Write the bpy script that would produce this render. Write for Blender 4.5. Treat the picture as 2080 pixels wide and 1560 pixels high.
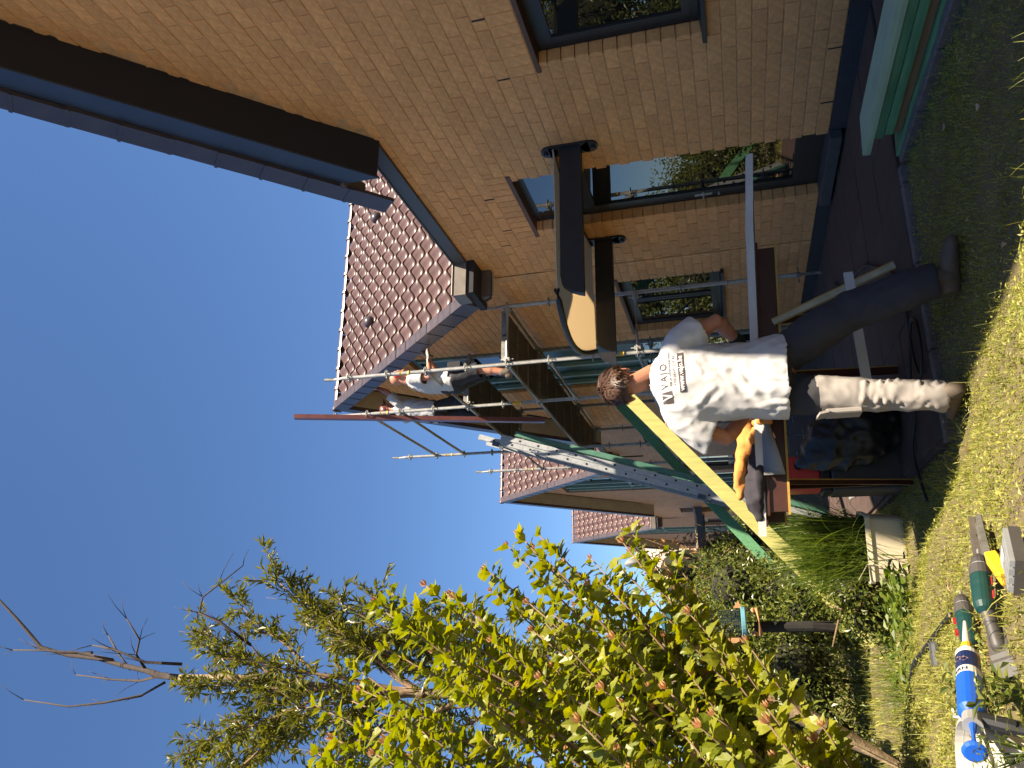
import bpy, bmesh, math, random
import numpy as np
from mathutils import Vector, Matrix, noise
from mathutils.bvhtree import BVHTree
for o in list(bpy.data.objects): bpy.data.objects.remove(o)
random.seed(7); RNG = np.random.default_rng(7)
S = bpy.context.scene
COL = S.collection
PI = math.pi

# ------------------------------------------------------------------ camera (phone held on its side: the picture lies rotated)
CAM_H = 1.1
yaw, pitch, roll = 0.326888, 0.266145, -0.0816787
cy_, sy_, cp_, sp_ = math.cos(yaw), math.sin(yaw), math.cos(pitch), math.sin(pitch)
fwd = Vector((sy_*cp_, cy_*cp_, sp_)); r0 = Vector((cy_, -sy_, 0)); u0 = r0.cross(fwd)
rgt = math.cos(roll)*r0 + math.sin(roll)*u0
upv = -math.sin(roll)*r0 + math.cos(roll)*u0
cam = bpy.data.cameras.new('camera'); cam_o = bpy.data.objects.new('camera', cam); COL.objects.link(cam_o)
cam.sensor_fit = 'HORIZONTAL'; cam.sensor_width = 36.0; cam.lens = 36.0*1586.13/2080.0
cam.clip_start = 0.05; cam.clip_end = 2000
ax, ay, az = -upv, rgt, -fwd
cam_o.matrix_world = Matrix(((ax.x, ay.x, az.x, 0), (ax.y, ay.y, az.y, 0), (ax.z, ay.z, az.z, CAM_H), (0, 0, 0, 1)))
S.camera = cam_o

# ------------------------------------------------------------------ sky and sun (sun behind the camera, over the roof on the right)
SUN = Vector((0.42, -0.60, 1.0)).normalized()
w = bpy.data.worlds.new('World'); S.world = w; w.use_nodes = True
nt = w.node_tree; nt.nodes.clear()
sky = nt.nodes.new('ShaderNodeTexSky'); sky.sky_type = 'NISHITA'; sky.sun_disc = False
sky.sun_elevation = math.asin(SUN.z); sky.sun_rotation = math.atan2(SUN.x, SUN.y)
sky.altitude = 0; sky.air_density = 1.0; sky.dust_density = 0.0; sky.ozone_density = 9.0
bg = nt.nodes.new('ShaderNodeBackground'); bg.inputs['Strength'].default_value = 0.060
wo = nt.nodes.new('ShaderNodeOutputWorld')
nt.links.new(sky.outputs[0], bg.inputs['Color']); nt.links.new(bg.outputs[0], wo.inputs['Surface'])
sl = bpy.data.lights.new('sun', 'SUN'); sl.energy = 5.0; sl.angle = math.radians(0.55); sl.color = (1.0, 0.87, 0.68)
so = bpy.data.objects.new('sun', sl); COL.objects.link(so)
so.rotation_euler = SUN.to_track_quat('Z', 'Y').to_euler()
so.location = (10, -20, 15)
S.view_settings.view_transform = 'Standard'; S.view_settings.look = 'None'
S.view_settings.gamma = 1.0; S.view_settings.exposure = 1.58
S.view_settings.use_curve_mapping = False
S.render.resolution_x = 1024; S.render.resolution_y = 768

# ------------------------------------------------------------------ helpers
def wloc(o):
    v = Vector((0, 0, 0))
    while o is not None:
        v += o.location; o = o.parent
    return v
def tag(o, label=None, cat=None, group=None, kind=None):
    if label: o['label'] = label
    if cat: o['category'] = cat
    if group: o['group'] = group
    if kind: o['kind'] = kind
    return o
def thing(name, loc, label, cat, group=None):
    o = bpy.data.objects.new(name, None); o.location = loc; o.empty_display_size = 0.1
    COL.objects.link(o); return tag(o, label, cat, group)
def link_mesh(name, me, parent=None, loc=None, rot=None, scale=None):
    o = bpy.data.objects.new(name, me); COL.objects.link(o)
    if parent is not None: o.parent = parent
    if loc is not None:
        p = Vector(loc)
        if parent is not None: p = p - wloc(parent)
        o.location = p
    if rot is not None: o.rotation_euler = rot
    if scale is not None: o.scale = scale
    return o
def frame(d):
    d = Vector(d).normalized()
    a = Vector((0, 0, 1)) if abs(d.z) < 0.9 else Vector((0, 1, 0))
    s = d.cross(a).normalized(); t = s.cross(d).normalized()
    return s, t
class MB:
    def __init__(self): self.v = []; self.f = []; self.m = []
    def add(self, vs, fs, mi=0):
        b = len(self.v); self.v.extend([tuple(p) for p in vs])
        self.f.extend([tuple(i+b for i in f) for f in fs]); self.m.extend([mi]*len(fs)); return self
    def box(self, x0, x1, y0, y1, z0, z1, mi=0):
        return self.add([(x0,y0,z0),(x1,y0,z0),(x1,y1,z0),(x0,y1,z0),(x0,y0,z1),(x1,y0,z1),(x1,y1,z1),(x0,y1,z1)],
            [(0,3,2,1),(4,5,6,7),(0,1,5,4),(1,2,6,5),(2,3,7,6),(3,0,4,7)], mi)
    def bbox(self, x0, x1, y0, y1, z0, z1, b=0.004, mi=0):   # box with chamfered edges
        bm = bmesh.new(); bmesh.ops.create_cube(bm, size=1.0)
        for v in bm.verts:
            v.co = Vector(((x0+x1)/2+v.co.x*(x1-x0), (y0+y1)/2+v.co.y*(y1-y0), (z0+z1)/2+v.co.z*(z1-z0)))
        bmesh.ops.bevel(bm, geom=bm.edges[:], offset=b, segments=1, affect='EDGES')
        bm.verts.index_update()
        self.add([v.co[:] for v in bm.verts], [[v.index for v in f.verts] for f in bm.faces], mi); bm.free(); return self
    def obox(self, c, ax, ay, az, mi=0, taper=1.0):   # oriented box: centre and three half vectors
        c, ax, ay, az = Vector(c), Vector(ax), Vector(ay), Vector(az)
        vs = []
        for sz in (-1, 1):
            k = 1.0 if sz < 0 else taper
            for sx, sy in ((-1,-1),(1,-1),(1,1),(-1,1)): vs.append(c+ax*sx*k+ay*sy*k+az*sz)
        return self.add(vs, [(0,3,2,1),(4,5,6,7),(0,1,5,4),(1,2,6,5),(2,3,7,6),(3,0,4,7)], mi)
    def beam(self, a, b, wide, high, upd=(0,0,1), mi=0):
        a, b = Vector(a), Vector(b); d = (b-a); h = d.length/2; d.normalize()
        s = d.cross(Vector(upd)).normalized(); t = s.cross(d)
        return self.obox((a+b)/2, s*wide/2, d*h, t*high/2, mi)
    def tube(self, pts, rad, seg=8, cap=True, mi=0, flat=1.0):
        pts = [Vector(p) for p in pts]; n = len(pts)
        if not hasattr(rad, '__len__'): rad = [rad]*n
        vs = []; fs = []; ps = None
        for i, p in enumerate(pts):
            d = (pts[min(i+1,n-1)]-pts[max(i-1,0)])
            if d.length < 1e-9: d = Vector((0,0,1))
            d.normalize()
            if ps is None: s, t = frame(d)
            else:
                s = (ps-d*ps.dot(d))
                s = s.normalized() if s.length > 1e-6 else frame(d)[0]
                t = s.cross(d)*-1; t = d.cross(s)
            ps = s
            for k in range(seg):
                a = 2*PI*k/seg; vs.append(p+(s*math.cos(a)+t*math.sin(a)*flat)*rad[i])
        for i in range(n-1):
            for k in range(seg):
                k2 = (k+1) % seg; fs.append((i*seg+k, i*seg+k2, (i+1)*seg+k2, (i+1)*seg+k))
        if cap: fs.append(tuple(range(seg))[::-1]); fs.append(tuple((n-1)*seg+k for k in range(seg)))
        return self.add(vs, fs, mi)
    def lathe(self, c, axis, prof, seg=16, mi=0):      # prof: list of (t along axis, radius)
        c = Vector(c); d = Vector(axis).normalized(); s, t = frame(d); vs = []; fs = []; n = len(prof)
        for (h, r) in prof:
            for k in range(seg):
                a = 2*PI*k/seg; vs.append(c+d*h+(s*math.cos(a)+t*math.sin(a))*r)
        for i in range(n-1):
            for k in range(seg):
                k2 = (k+1) % seg; fs.append((i*seg+k, i*seg+k2, (i+1)*seg+k2, (i+1)*seg+k))
        fs.append(tuple(range(seg))[::-1]); fs.append(tuple((n-1)*seg+k for k in range(seg)))
        return self.add(vs, fs, mi)
    def ring(self, c, axis, R, r, seg=12, s2=5, mi=0):
        c = Vector(c); d = Vector(axis).normalized(); s, t = frame(d); vs = []; fs = []
        for k in range(seg):
            a = 2*PI*k/seg; e = s*math.cos(a)+t*math.sin(a)
            for j in range(s2):
                b = 2*PI*j/s2; vs.append(c+e*(R+r*math.cos(b))+d*r*math.sin(b))
        for k in range(seg):
            for j in range(s2):
                k2, j2 = (k+1) % seg, (j+1) % s2; fs.append((k*s2+j, k2*s2+j, k2*s2+j2, k*s2+j2))
        return self.add(vs, fs, mi)
    def prism(self, poly, off, mi=0):                  # planar polygon (3d points) swept by vector off
        p = [Vector(q) for q in poly]; off = Vector(off); n = len(p)
        fs = [tuple(range(n))[::-1], tuple(range(n, 2*n))]+[(i, (i+1) % n, n+(i+1) % n, n+i) for i in range(n)]
        return self.add(p+[q+off for q in p], fs, mi)
    def build(self, name, mat, parent=None, smooth=False, recalc=True):
        me = bpy.data.meshes.new(name); o0 = wloc(parent) if parent is not None else Vector((0,0,0))
        me.from_pydata([(x-o0.x, y-o0.y, z-o0.z) for x, y, z in self.v], [], self.f)
        for m in (mat if isinstance(mat, (list, tuple)) else [mat]): me.materials.append(m)
        if any(self.m): me.polygons.foreach_set('material_index', self.m)
        if recalc:
            bm = bmesh.new(); bm.from_mesh(me); bmesh.ops.recalc_face_normals(bm, faces=bm.faces); bm.to_mesh(me); bm.free()
        me.polygons.foreach_set('use_smooth', [bool(smooth)]*len(me.polygons))
        me.update()
        return link_mesh(name, me, parent)
def np_mesh(name, V, F, mat, parent=None, kind=None, smooth=False):     # arrays of vertices and equal-size faces
    me = bpy.data.meshes.new(name); V = np.asarray(V, dtype=np.float32); F = np.asarray(F, dtype=np.int32)
    if parent is not None: V = V-np.array(wloc(parent), dtype=np.float32)
    k = F.shape[1]; me.vertices.add(len(V)); me.vertices.foreach_set('co', V.ravel())
    me.loops.add(F.size); me.loops.foreach_set('vertex_index', F.ravel())
    me.polygons.add(len(F)); me.polygons.foreach_set('loop_start', np.arange(0, F.size, k, dtype=np.int32))
    me.polygons.foreach_set('loop_total', np.full(len(F), k, dtype=np.int32))
    me.polygons.foreach_set('use_smooth', np.full(len(F), bool(smooth)))
    me.update(calc_edges=True); me.materials.append(mat)
    o = link_mesh(name, me, parent)
    if kind: o['kind'] = kind
    return o

# ------------------------------------------------------------------ materials
def mat_new(name):
    m = bpy.data.materials.new(name); m.use_nodes = True; nt = m.node_tree
    return m, nt, nt.nodes['Principled BSDF']
def N(nt, t, **kw):
    n = nt.nodes.new(t)
    for k, v in kw.items(): setattr(n, k, v)
    return n
def pmat(name, col, rough=0.6, metal=0.0, var=0.25, scale=8.0, bump=0.0, bscale=60.0, col2=None, island=0.0, obj=0.0, spec=0.5, stretch=None, dirt=0.0, coat=0.0):
    """base colour broken up by noise; island/obj = how much each piece differs in tone; dirt = blotchy stains"""
    m, nt, b = mat_new(name); L = nt.links
    tc = N(nt, 'ShaderNodeTexCoord'); src = tc.outputs['Object']
    if stretch:
        mp = N(nt, 'ShaderNodeMapping'); mp.inputs['Scale'].default_value = stretch; L.new(src, mp.inputs[0]); src = mp.outputs[0]
    nz = N(nt, 'ShaderNodeTexNoise'); nz.inputs['Scale'].default_value = scale; nz.inputs['Detail'].default_value = 6; nz.inputs['Roughness'].default_value = 0.62
    L.new(src, nz.inputs['Vector'])
    c2 = col2 if col2 else tuple(c*(1-var) for c in col)
    mx = N(nt, 'ShaderNodeMix', data_type='RGBA'); mx.inputs[6].default_value = (*c2, 1)
    mx.inputs[7].default_value = (*(tuple(min(1, c*(1+var*0.5)) for c in col) if not col2 else col), 1)
    rp = N(nt, 'ShaderNodeMapRange'); rp.inputs[1].default_value = 0.32; rp.inputs[2].default_value = 0.68
    L.new(nz.outputs[0], rp.inputs[0]); L.new(rp.outputs[0], mx.inputs[0])
    out = mx.outputs[2]
    if island or obj:
        hs = N(nt, 'ShaderNodeHueSaturation'); add = None
        if island:
            g = N(nt, 'ShaderNodeNewGeometry'); mr = N(nt, 'ShaderNodeMapRange'); mr.inputs[3].default_value = 1-island; mr.inputs[4].default_value = 1+island
            L.new(g.outputs['Random Per Island'], mr.inputs[0]); add = mr.outputs[0]
        if obj:
            oi = N(nt, 'ShaderNodeObjectInfo'); mr = N(nt, 'ShaderNodeMapRange'); mr.inputs[3].default_value = 1-obj; mr.inputs[4].default_value = 1+obj
            L.new(oi.outputs['Random'], mr.inputs[0])
            if add is None: add = mr.outputs[0]
            else:
                mu = N(nt, 'ShaderNodeMath', operation='MULTIPLY'); L.new(add, mu.inputs[0]); L.new(mr.outputs[0], mu.inputs[1]); add = mu.outputs[0]
        L.new(out, hs.inputs['Color']); L.new(add, hs.inputs['Value']); out = hs.outputs[0]
    if dirt:
        n2 = N(nt, 'ShaderNodeTexNoise'); n2.inputs['Scale'].default_value = 1.1; n2.inputs['Detail'].default_value = 8; n2.inputs['Roughness'].default_value = 0.7
        L.new(tc.outputs['Object'], n2.inputs['Vector'])
        mr = N(nt, 'ShaderNodeMapRange'); mr.inputs[1].default_value = 0.45; mr.inputs[2].default_value = 0.75; mr.inputs[3].default_value = 0.0; mr.inputs[4].default_value = dirt
        L.new(n2.outputs[0], mr.inputs[0])
        m2 = N(nt, 'ShaderNodeMix', data_type='RGBA'); m2.inputs[7].default_value = (0.05, 0.045, 0.035, 1)
        L.new(mr.outputs[0], m2.inputs[0]); L.new(out, m2.inputs[6]); out = m2.outputs[2]
    L.new(out, b.inputs['Base Color'])
    b.inputs['Metallic'].default_value = metal; b.inputs['Specular IOR Level'].default_value = spec
    if coat: b.inputs['Coat Weight'].default_value = coat; b.inputs['Coat Roughness'].default_value = 0.15
    rr = N(nt, 'ShaderNodeMapRange'); rr.inputs[3].default_value = max(0, rough-0.12); rr.inputs[4].default_value = min(1, rough+0.12)
    L.new(nz.outputs[0], rr.inputs[0]); L.new(rr.outputs[0], b.inputs['Roughness'])
    if bump:
        nb = N(nt, 'ShaderNodeTexNoise'); nb.inputs['Scale'].default_value = bscale; nb.inputs['Detail'].default_value = 5
        L.new(src, nb.inputs['Vector'])
        bp = N(nt, 'ShaderNodeBump'); bp.inputs['Strength'].default_value = bump; bp.inputs['Distance'].default_value = 0.01
        L.new(nb.outputs[0], bp.inputs['Height']); L.new(bp.outputs[0], b.inputs['Normal'])
    return m
def leafmat(name, c1, c2, trans=0.45, rough=0.45, var=0.35):
    m = bpy.data.materials.new(name); m.use_nodes = True; nt = m.node_tree; nt.nodes.clear(); L = nt.links
    out = N(nt, 'ShaderNodeOutputMaterial'); g = N(nt, 'ShaderNodeNewGeometry'); oi = N(nt, 'ShaderNodeObjectInfo')
    ad = N(nt, 'ShaderNodeMath', operation='ADD'); L.new(g.outputs['Random Per Island'], ad.inputs[0]); L.new(oi.outputs['Random'], ad.inputs[1])
    fr = N(nt, 'ShaderNodeMath', operation='FRACT'); L.new(ad.outputs[0], fr.inputs[0])
    mx = N(nt, 'ShaderNodeMix', data_type='RGBA'); mx.inputs[6].default_value = (*c1, 1); mx.inputs[7].default_value = (*c2, 1); L.new(fr.outputs[0], mx.inputs[0])
    tc = N(nt, 'ShaderNodeTexCoord'); nz = N(nt, 'ShaderNodeTexNoise'); nz.inputs['Scale'].default_value = 3.0; L.new(tc.outputs['Object'], nz.inputs[0])
    mr = N(nt, 'ShaderNodeMapRange'); mr.inputs[3].default_value = 1-var; mr.inputs[4].default_value = 1+var; L.new(nz.outputs[0], mr.inputs[0])
    hs = N(nt, 'ShaderNodeHueSaturation'); L.new(mr.outputs[0], hs.inputs['Value']); L.new(mx.outputs[2], hs.inputs['Color'])
    d = N(nt, 'ShaderNodeBsdfPrincipled'); d.inputs['Roughness'].default_value = rough; L.new(hs.outputs[0], d.inputs['Base Color'])
    t = N(nt, 'ShaderNodeBsdfTranslucent')
    h2 = N(nt, 'ShaderNodeHueSaturation'); h2.inputs['Value'].default_value = 1.5; h2.inputs['Saturation'].default_value = 1.1; L.new(hs.outputs[0], h2.inputs['Color']); L.new(h2.outputs[0], t.inputs[0])
    ms = N(nt, 'ShaderNodeMixShader'); ms.inputs[0].default_value = trans; L.new(d.outputs[0], ms.inputs[1]); L.new(t.outputs[0], ms.inputs[2]); L.new(ms.outputs[0], out.inputs[0])
    return m
def glassmat(name, tint=(0.012, 0.013, 0.012), ior=2.1, rough=0.01):
    m, nt, b = mat_new(name); b.inputs['Base Color'].default_value = (*tint, 1); b.inputs['Roughness'].default_value = rough
    b.inputs['IOR'].default_value = ior
    tc = N(nt, 'ShaderNodeTexCoord'); nz = N(nt, 'ShaderNodeTexNoise'); nz.inputs['Scale'].default_value = 1.3
    nt.links.new(tc.outputs['Object'], nz.inputs[0]); bp = N(nt, 'ShaderNodeBump'); bp.inputs['Strength'].default_value = 0.02; bp.inputs['Distance'].default_value = 0.05
    nt.links.new(nz.outputs[0], bp.inputs['Height']); nt.links.new(bp.outputs[0], b.inputs['Normal'])
    return m
M = {}
M['brick'] = pmat('brick_clay', (0.70, 0.335, 0.122), 0.85, var=0.20, scale=22, bump=0.35, bscale=140, island=0.09, obj=0.09, dirt=0.06)
M['mortar'] = pmat('mortar', (0.60, 0.33, 0.15), 0.95, var=0.25, scale=14, bump=0.4, bscale=90)
M['fascia'] = pmat('fascia_slate_blue', (0.030, 0.045, 0.080), 0.45, var=0.2, scale=5)
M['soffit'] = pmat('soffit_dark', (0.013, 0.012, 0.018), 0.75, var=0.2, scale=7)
M['soffit_cream'] = pmat('soffit_cream', (0.40, 0.32, 0.20), 0.7, var=0.15, scale=4, dirt=0.1)
M['tile'] = pmat('roof_tile_mauve', (0.125, 0.074, 0.067), 0.40, var=0.22, scale=9, island=0.1, obj=0.1, spec=0.55, bump=0.08, bscale=40)
M['ridge'] = pmat('ridge_tile', (0.15, 0.093, 0.08), 0.3, var=0.2, scale=9, obj=0.1)
M['verge'] = pmat('verge_tile', (0.060, 0.045, 0.050), 0.4, var=0.2, scale=9, obj=0.1)
M['strip'] = pmat('roof_edge_trim', (0.055, 0.06, 0.068), 0.5, var=0.15, scale=6)
M['frame'] = pmat('anthracite_frame', (0.013, 0.014, 0.017), 0.42, var=0.15, scale=6)
M['green_frame'] = pmat('bottle_green_frame', (0.012, 0.055, 0.035), 0.45, var=0.25, scale=5)
M['green_light'] = pmat('pale_green_bar', (0.20, 0.29, 0.22), 0.5, var=0.15, scale=5)
M['canopy'] = pmat('canopy_charcoal', (0.016, 0.018, 0.024), 0.5, var=0.2, scale=9)
M['canopy_blue'] = pmat('canopy_slate', (0.055, 0.075, 0.095), 0.5, var=0.2, scale=9)
M['rust'] = pmat('lintel_brown', (0.11, 0.045, 0.022), 0.6, var=0.25, scale=12)
M['zinc'] = pmat('zinc', (0.17, 0.145, 0.125), 0.5, metal=0.3, var=0.25, scale=6)
M['plinth'] = pmat('plinth_bitumen', (0.030, 0.031, 0.038), 0.75, var=0.3, scale=9, bump=0.2)
M['sill_stone'] = pmat('bluestone', (0.055, 0.056, 0.060), 0.6, var=0.25, scale=14)
M['terrace'] = pmat('terrace_concrete', (0.075, 0.044, 0.034), 0.9, var=0.35, scale=5, bump=0.4, bscale=160, obj=0.1, dirt=0.4)
M['kerb'] = pmat('kerb_concrete', (0.15, 0.125, 0.115), 0.92, var=0.3, scale=20, bump=0.5, bscale=120)
M['steel'] = pmat('galvanised_steel', (0.36, 0.35, 0.325), 0.5, metal=0.35, var=0.25, scale=14)
M['steel_dark'] = pmat('galvanised_aged', (0.22, 0.21, 0.19), 0.55, metal=0.35, var=0.4, scale=18)
M['deck'] = pmat('deck_plywood', (0.105, 0.083, 0.064), 0.75, var=0.35, scale=4, stretch=(6, 1, 6), dirt=0.35)
M['yellow'] = pmat('yellow_label', (0.72, 0.42, 0.02), 0.5, var=0.1)
M['alu'] = pmat('aluminium', (0.36, 0.37, 0.375), 0.45, metal=0.4, var=0.15, scale=20)
M['alu_green_reflect'] = pmat('stile_green_reflect', (0.06, 0.16, 0.11), 0.45, var=0.2, scale=9)  # green reflection on the ladder edges put into the stile colour
M['black'] = pmat('black_plastic', (0.012, 0.012, 0.013), 0.5, var=0.2)
M['treated'] = pmat('treated_timber', (0.34, 0.32, 0.09), 0.72, var=0.2, scale=3, stretch=(10, 10, 1), obj=0.06, bump=0.15, bscale=70)
M['treated_green_shade'] = pmat('treated_timber_green_shade', (0.10, 0.27, 0.13), 0.75, var=0.3, scale=3, stretch=(12, 1.2, 12), obj=0.16, bump=0.2, bscale=60)  # same timber as the sunlit plank, with shade put into the green
M['treated_skylit'] = pmat('treated_timber_skylit', (0.34, 0.46, 0.31), 0.75, var=0.15, scale=3, stretch=(12, 1.2, 12), bump=0.15, bscale=60)  # skylight on the top of the stack put into a paler colour
M['treated_brown'] = pmat('treated_timber_brown', (0.22, 0.15, 0.08), 0.75, var=0.25, scale=3, stretch=(12, 1.2, 12), bump=0.2, bscale=60)
M['redboard'] = pmat('red_brown_profile', (0.17, 0.060, 0.055), 0.35, var=0.2, scale=5)
M['white_board'] = pmat('white_board', (0.55, 0.53, 0.515), 0.5, var=0.08, scale=7)
M['grey_board'] = pmat('grey_board', (0.24, 0.235, 0.22), 0.6, var=0.12, scale=7)
M['film_ply'] = pmat('brown_film_ply', (0.055, 0.017, 0.010), 0.45, var=0.25, scale=6)
M['ply_edge'] = pmat('ply_edge', (0.42, 0.25, 0.045), 0.65, var=0.2, scale=12)
M['pale_wood'] = pmat('pale_stick', (0.40, 0.36, 0.24), 0.75, var=0.3, scale=9)
M['orange_cloth'] = pmat('orange_cloth', (0.60, 0.24, 0.055), 0.9, var=0.12, scale=14, bump=0.25, bscale=220)
M['navy_cloth'] = pmat('charcoal_cloth', (0.030, 0.026, 0.034), 0.92, var=0.2, scale=14, bump=0.25, bscale=220)
M['shirt'] = pmat('white_cotton', (0.50, 0.485, 0.48), 0.92, var=0.05, scale=9, bump=0.12, bscale=500)
M['shirt_grey'] = pmat('grey_cotton', (0.44, 0.44, 0.46), 0.92, var=0.08, scale=9, bump=0.12, bscale=400)
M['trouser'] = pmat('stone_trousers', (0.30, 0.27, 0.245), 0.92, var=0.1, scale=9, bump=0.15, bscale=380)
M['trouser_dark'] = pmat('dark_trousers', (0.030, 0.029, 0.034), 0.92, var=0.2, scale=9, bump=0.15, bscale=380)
M['print'] = pmat('print_ink', (0.075, 0.06, 0.06), 0.9, var=0.1)
M['print_white'] = pmat('print_white', (0.72, 0.70, 0.69), 0.9, var=0.04)
M['skin'] = pmat('skin', (0.44, 0.19, 0.115), 0.55, var=0.12, scale=18, bump=0.08, bscale=200)
M['skin_red'] = pmat('skin_tanned', (0.45, 0.17, 0.115), 0.55, var=0.15, scale=18)
M['hair'] = pmat('brown_hair', (0.12, 0.062, 0.038), 0.45, var=0.3, scale=30, island=0.35)
M['glove'] = pmat('dark_glove', (0.016, 0.02, 0.018), 0.8, var=0.3)
M['boot'] = pmat('work_boot', (0.10, 0.075, 0.055), 0.7, var=0.3)
M['red_plastic'] = pmat('red_plastic', (0.58, 0.045, 0.04), 0.4, var=0.1)
M['teal_plastic'] = pmat('dark_green_plastic', (0.006, 0.040, 0.036), 0.42, var=0.15)
M['grey_plastic'] = pmat('dark_grey_plastic', (0.055, 0.05, 0.047), 0.55, var=0.15)
M['cream_plastic'] = pmat('cream_planter', (0.70, 0.60, 0.42), 0.6, var=0.08, scale=4, dirt=0.15)
M['white_plastic'] = pmat('white_bucket', (0.62, 0.58, 0.49), 0.4, var=0.04, scale=4)
M['blue_plastic'] = pmat('blue_tube', (0.012, 0.09, 0.46), 0.35, var=0.1)
M['navy_print'] = pmat('navy_print', (0.010, 0.020, 0.075), 0.35, var=0.1)
M['sky_plastic'] = pmat('pale_blue_tray', (0.16, 0.38, 0.46), 0.4, var=0.12)
M['teal_cap'] = pmat('teal_cap', (0.03, 0.11, 0.13), 0.45, var=0.2)
M['tan_wood'] = pmat('tan_wood', (0.42, 0.22, 0.09), 0.7, var=0.2, scale=12)
M['mesh_wire'] = pmat('dark_wire', (0.03, 0.045, 0.045), 0.5, var=0.2)
M['post'] = pmat('dark_post', (0.018, 0.015, 0.013), 0.85, var=0.4, scale=14, bump=0.3)
M['bark'] = pmat('pale_bark', (0.30, 0.215, 0.12), 0.9, var=0.4, scale=26, bump=0.6, bscale=60, col2=(0.12, 0.085, 0.05))
M['bark_dark'] = pmat('dark_bark', (0.06, 0.042, 0.034), 0.9, var=0.4, scale=26, bump=0.5, bscale=60)
M['twig'] = pmat('twig', (0.20, 0.125, 0.07), 0.85, var=0.3, scale=18)
M['hib'] = leafmat('shrub_leaf', (0.15, 0.18, 0.014), (0.29, 0.28, 0.022), 0.42, 0.42)
M['pod'] = leafmat('dry_pod', (0.44, 0.21, 0.10), (0.55, 0.33, 0.17), 0.25, 0.7)
M['peach'] = leafmat('narrow_leaf', (0.11, 0.12, 0.016), (0.21, 0.20, 0.028), 0.36, 0.35)
M['hedge'] = leafmat('hedge_leaf', (0.07, 0.10, 0.018), (0.19, 0.20, 0.035), 0.32, 0.38)
M['red_leaf'] = leafmat('copper_leaf', (0.20, 0.08, 0.04), (0.33, 0.20, 0.06), 0.3, 0.5)
M['grass'] = leafmat('grass_blade', (0.14, 0.17, 0.020), (0.37, 0.34, 0.075), 0.3, 0.55, 0.4)
M['lush'] = leafmat('long_grass', (0.055, 0.10, 0.012), (0.16, 0.20, 0.025), 0.35, 0.4)
M['dry'] = leafmat('dry_leaf', (0.40, 0.24, 0.13), (0.52, 0.36, 0.24), 0.15, 0.8)
M['ground'] = pmat('lawn_soil', (0.15, 0.125, 0.045), 0.95, var=0.4, scale=6, bump=0.8, bscale=40, col2=(0.10, 0.072, 0.04))
M['glass'] = glassmat('window_glass', (0.008, 0.008, 0.007), 1.9)
M['glass_sky_reflect'] = glassmat('gable_glass', (0.02, 0.03, 0.04), 1.9)  # blue of the mirrored sky mixed into the dark pane colour
M['render_white'] = pmat('white_render', (0.66, 0.58, 0.46), 0.9, var=0.06, scale=3, bump=0.2)
M['roof_far'] = pmat('far_roof', (0.10, 0.075, 0.07), 0.6, var=0.2, scale=5)
M['red_gravel'] = pmat('pink_gravel', (0.42, 0.24, 0.17), 0.95, var=0.35, scale=40, bump=0.6)
# opal canopy sheet
m = bpy.data.materials.new('opal_sheet'); m.use_nodes = True; nt_ = m.node_tree; nt_.nodes.clear()
o_ = N(nt_, 'ShaderNodeOutputMaterial'); d_ = N(nt_, 'ShaderNodeBsdfPrincipled'); d_.inputs['Base Color'].default_value = (0.74, 0.68, 0.58, 1); d_.inputs['Roughness'].default_value = 0.4
t_ = N(nt_, 'ShaderNodeBsdfTranslucent'); t_.inputs[0].default_value = (0.85, 0.72, 0.52, 1)
ms_ = N(nt_, 'ShaderNodeMixShader'); ms_.inputs[0].default_value = 0.5
nt_.links.new(d_.outputs[0], ms_.inputs[1]); nt_.links.new(t_.outputs[0], ms_.inputs[2]); nt_.links.new(ms_.outputs[0], o_.inputs[0])
M['opal'] = m
# far brickwork: brick pattern in the material (bricks there are only a few pixels)
def far_brick():
    m, nt, b = mat_new('far_brickwork'); L = nt.links
    tc = N(nt, 'ShaderNodeTexCoord'); mp = N(nt, 'ShaderNodeMapping'); mp.inputs['Rotation'].default_value = (0, math.radians(90), math.radians(90))
    sp = N(nt, 'ShaderNodeSeparateXYZ'); cb = N(nt, 'ShaderNodeCombineXYZ'); L.new(tc.outputs['Object'], sp.inputs[0]); L.new(sp.outputs[1], cb.inputs[0]); L.new(sp.outputs[2], cb.inputs[1])
    br = N(nt, 'ShaderNodeTexBrick'); br.inputs['Scale'].default_value = 1.0; br.inputs['Brick Width'].default_value = 0.3; br.inputs['Row Height'].default_value = 0.1
    br.inputs['Mortar Size'].default_value = 0.006; br.inputs['Color1'].default_value = (0.48, 0.265, 0.14, 1); br.inputs['Color2'].default_value = (0.43, 0.23, 0.12, 1); br.inputs['Mortar'].default_value = (0.33, 0.22, 0.15, 1)
    L.new(cb.outputs[0], br.inputs['Vector']); nz = N(nt, 'ShaderNodeTexNoise'); nz.inputs['Scale'].default_value = 2.0; L.new(tc.outputs['Object'], nz.inputs[0])
    hs = N(nt, 'ShaderNodeHueSaturation'); mr = N(nt, 'ShaderNodeMapRange'); mr.inputs[3].default_value = 0.85; mr.inputs[4].default_value = 1.15
    L.new(nz.outputs[0], mr.inputs[0]); L.new(mr.outputs[0], hs.inputs['Value']); L.new(br.outputs[0], hs.inputs['Color']); L.new(hs.outputs[0], b.inputs['Base Color']); b.inputs['Roughness'].default_value = 0.9
    bp = N(nt, 'ShaderNodeBump'); bp.inputs['Strength'].default_value = 0.4; bp.inputs['Distance'].default_value = 0.01; bp.invert = True
    L.new(br.outputs['Fac'], bp.inputs['Height']); L.new(bp.outputs[0], b.inputs['Normal'])
    return m
M['far_brick'] = far_brick()
# ------------------------------------------------------------------ the setting: lawn, terrace, path
WX = 3.9                                   # garden face of the row of houses
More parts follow.
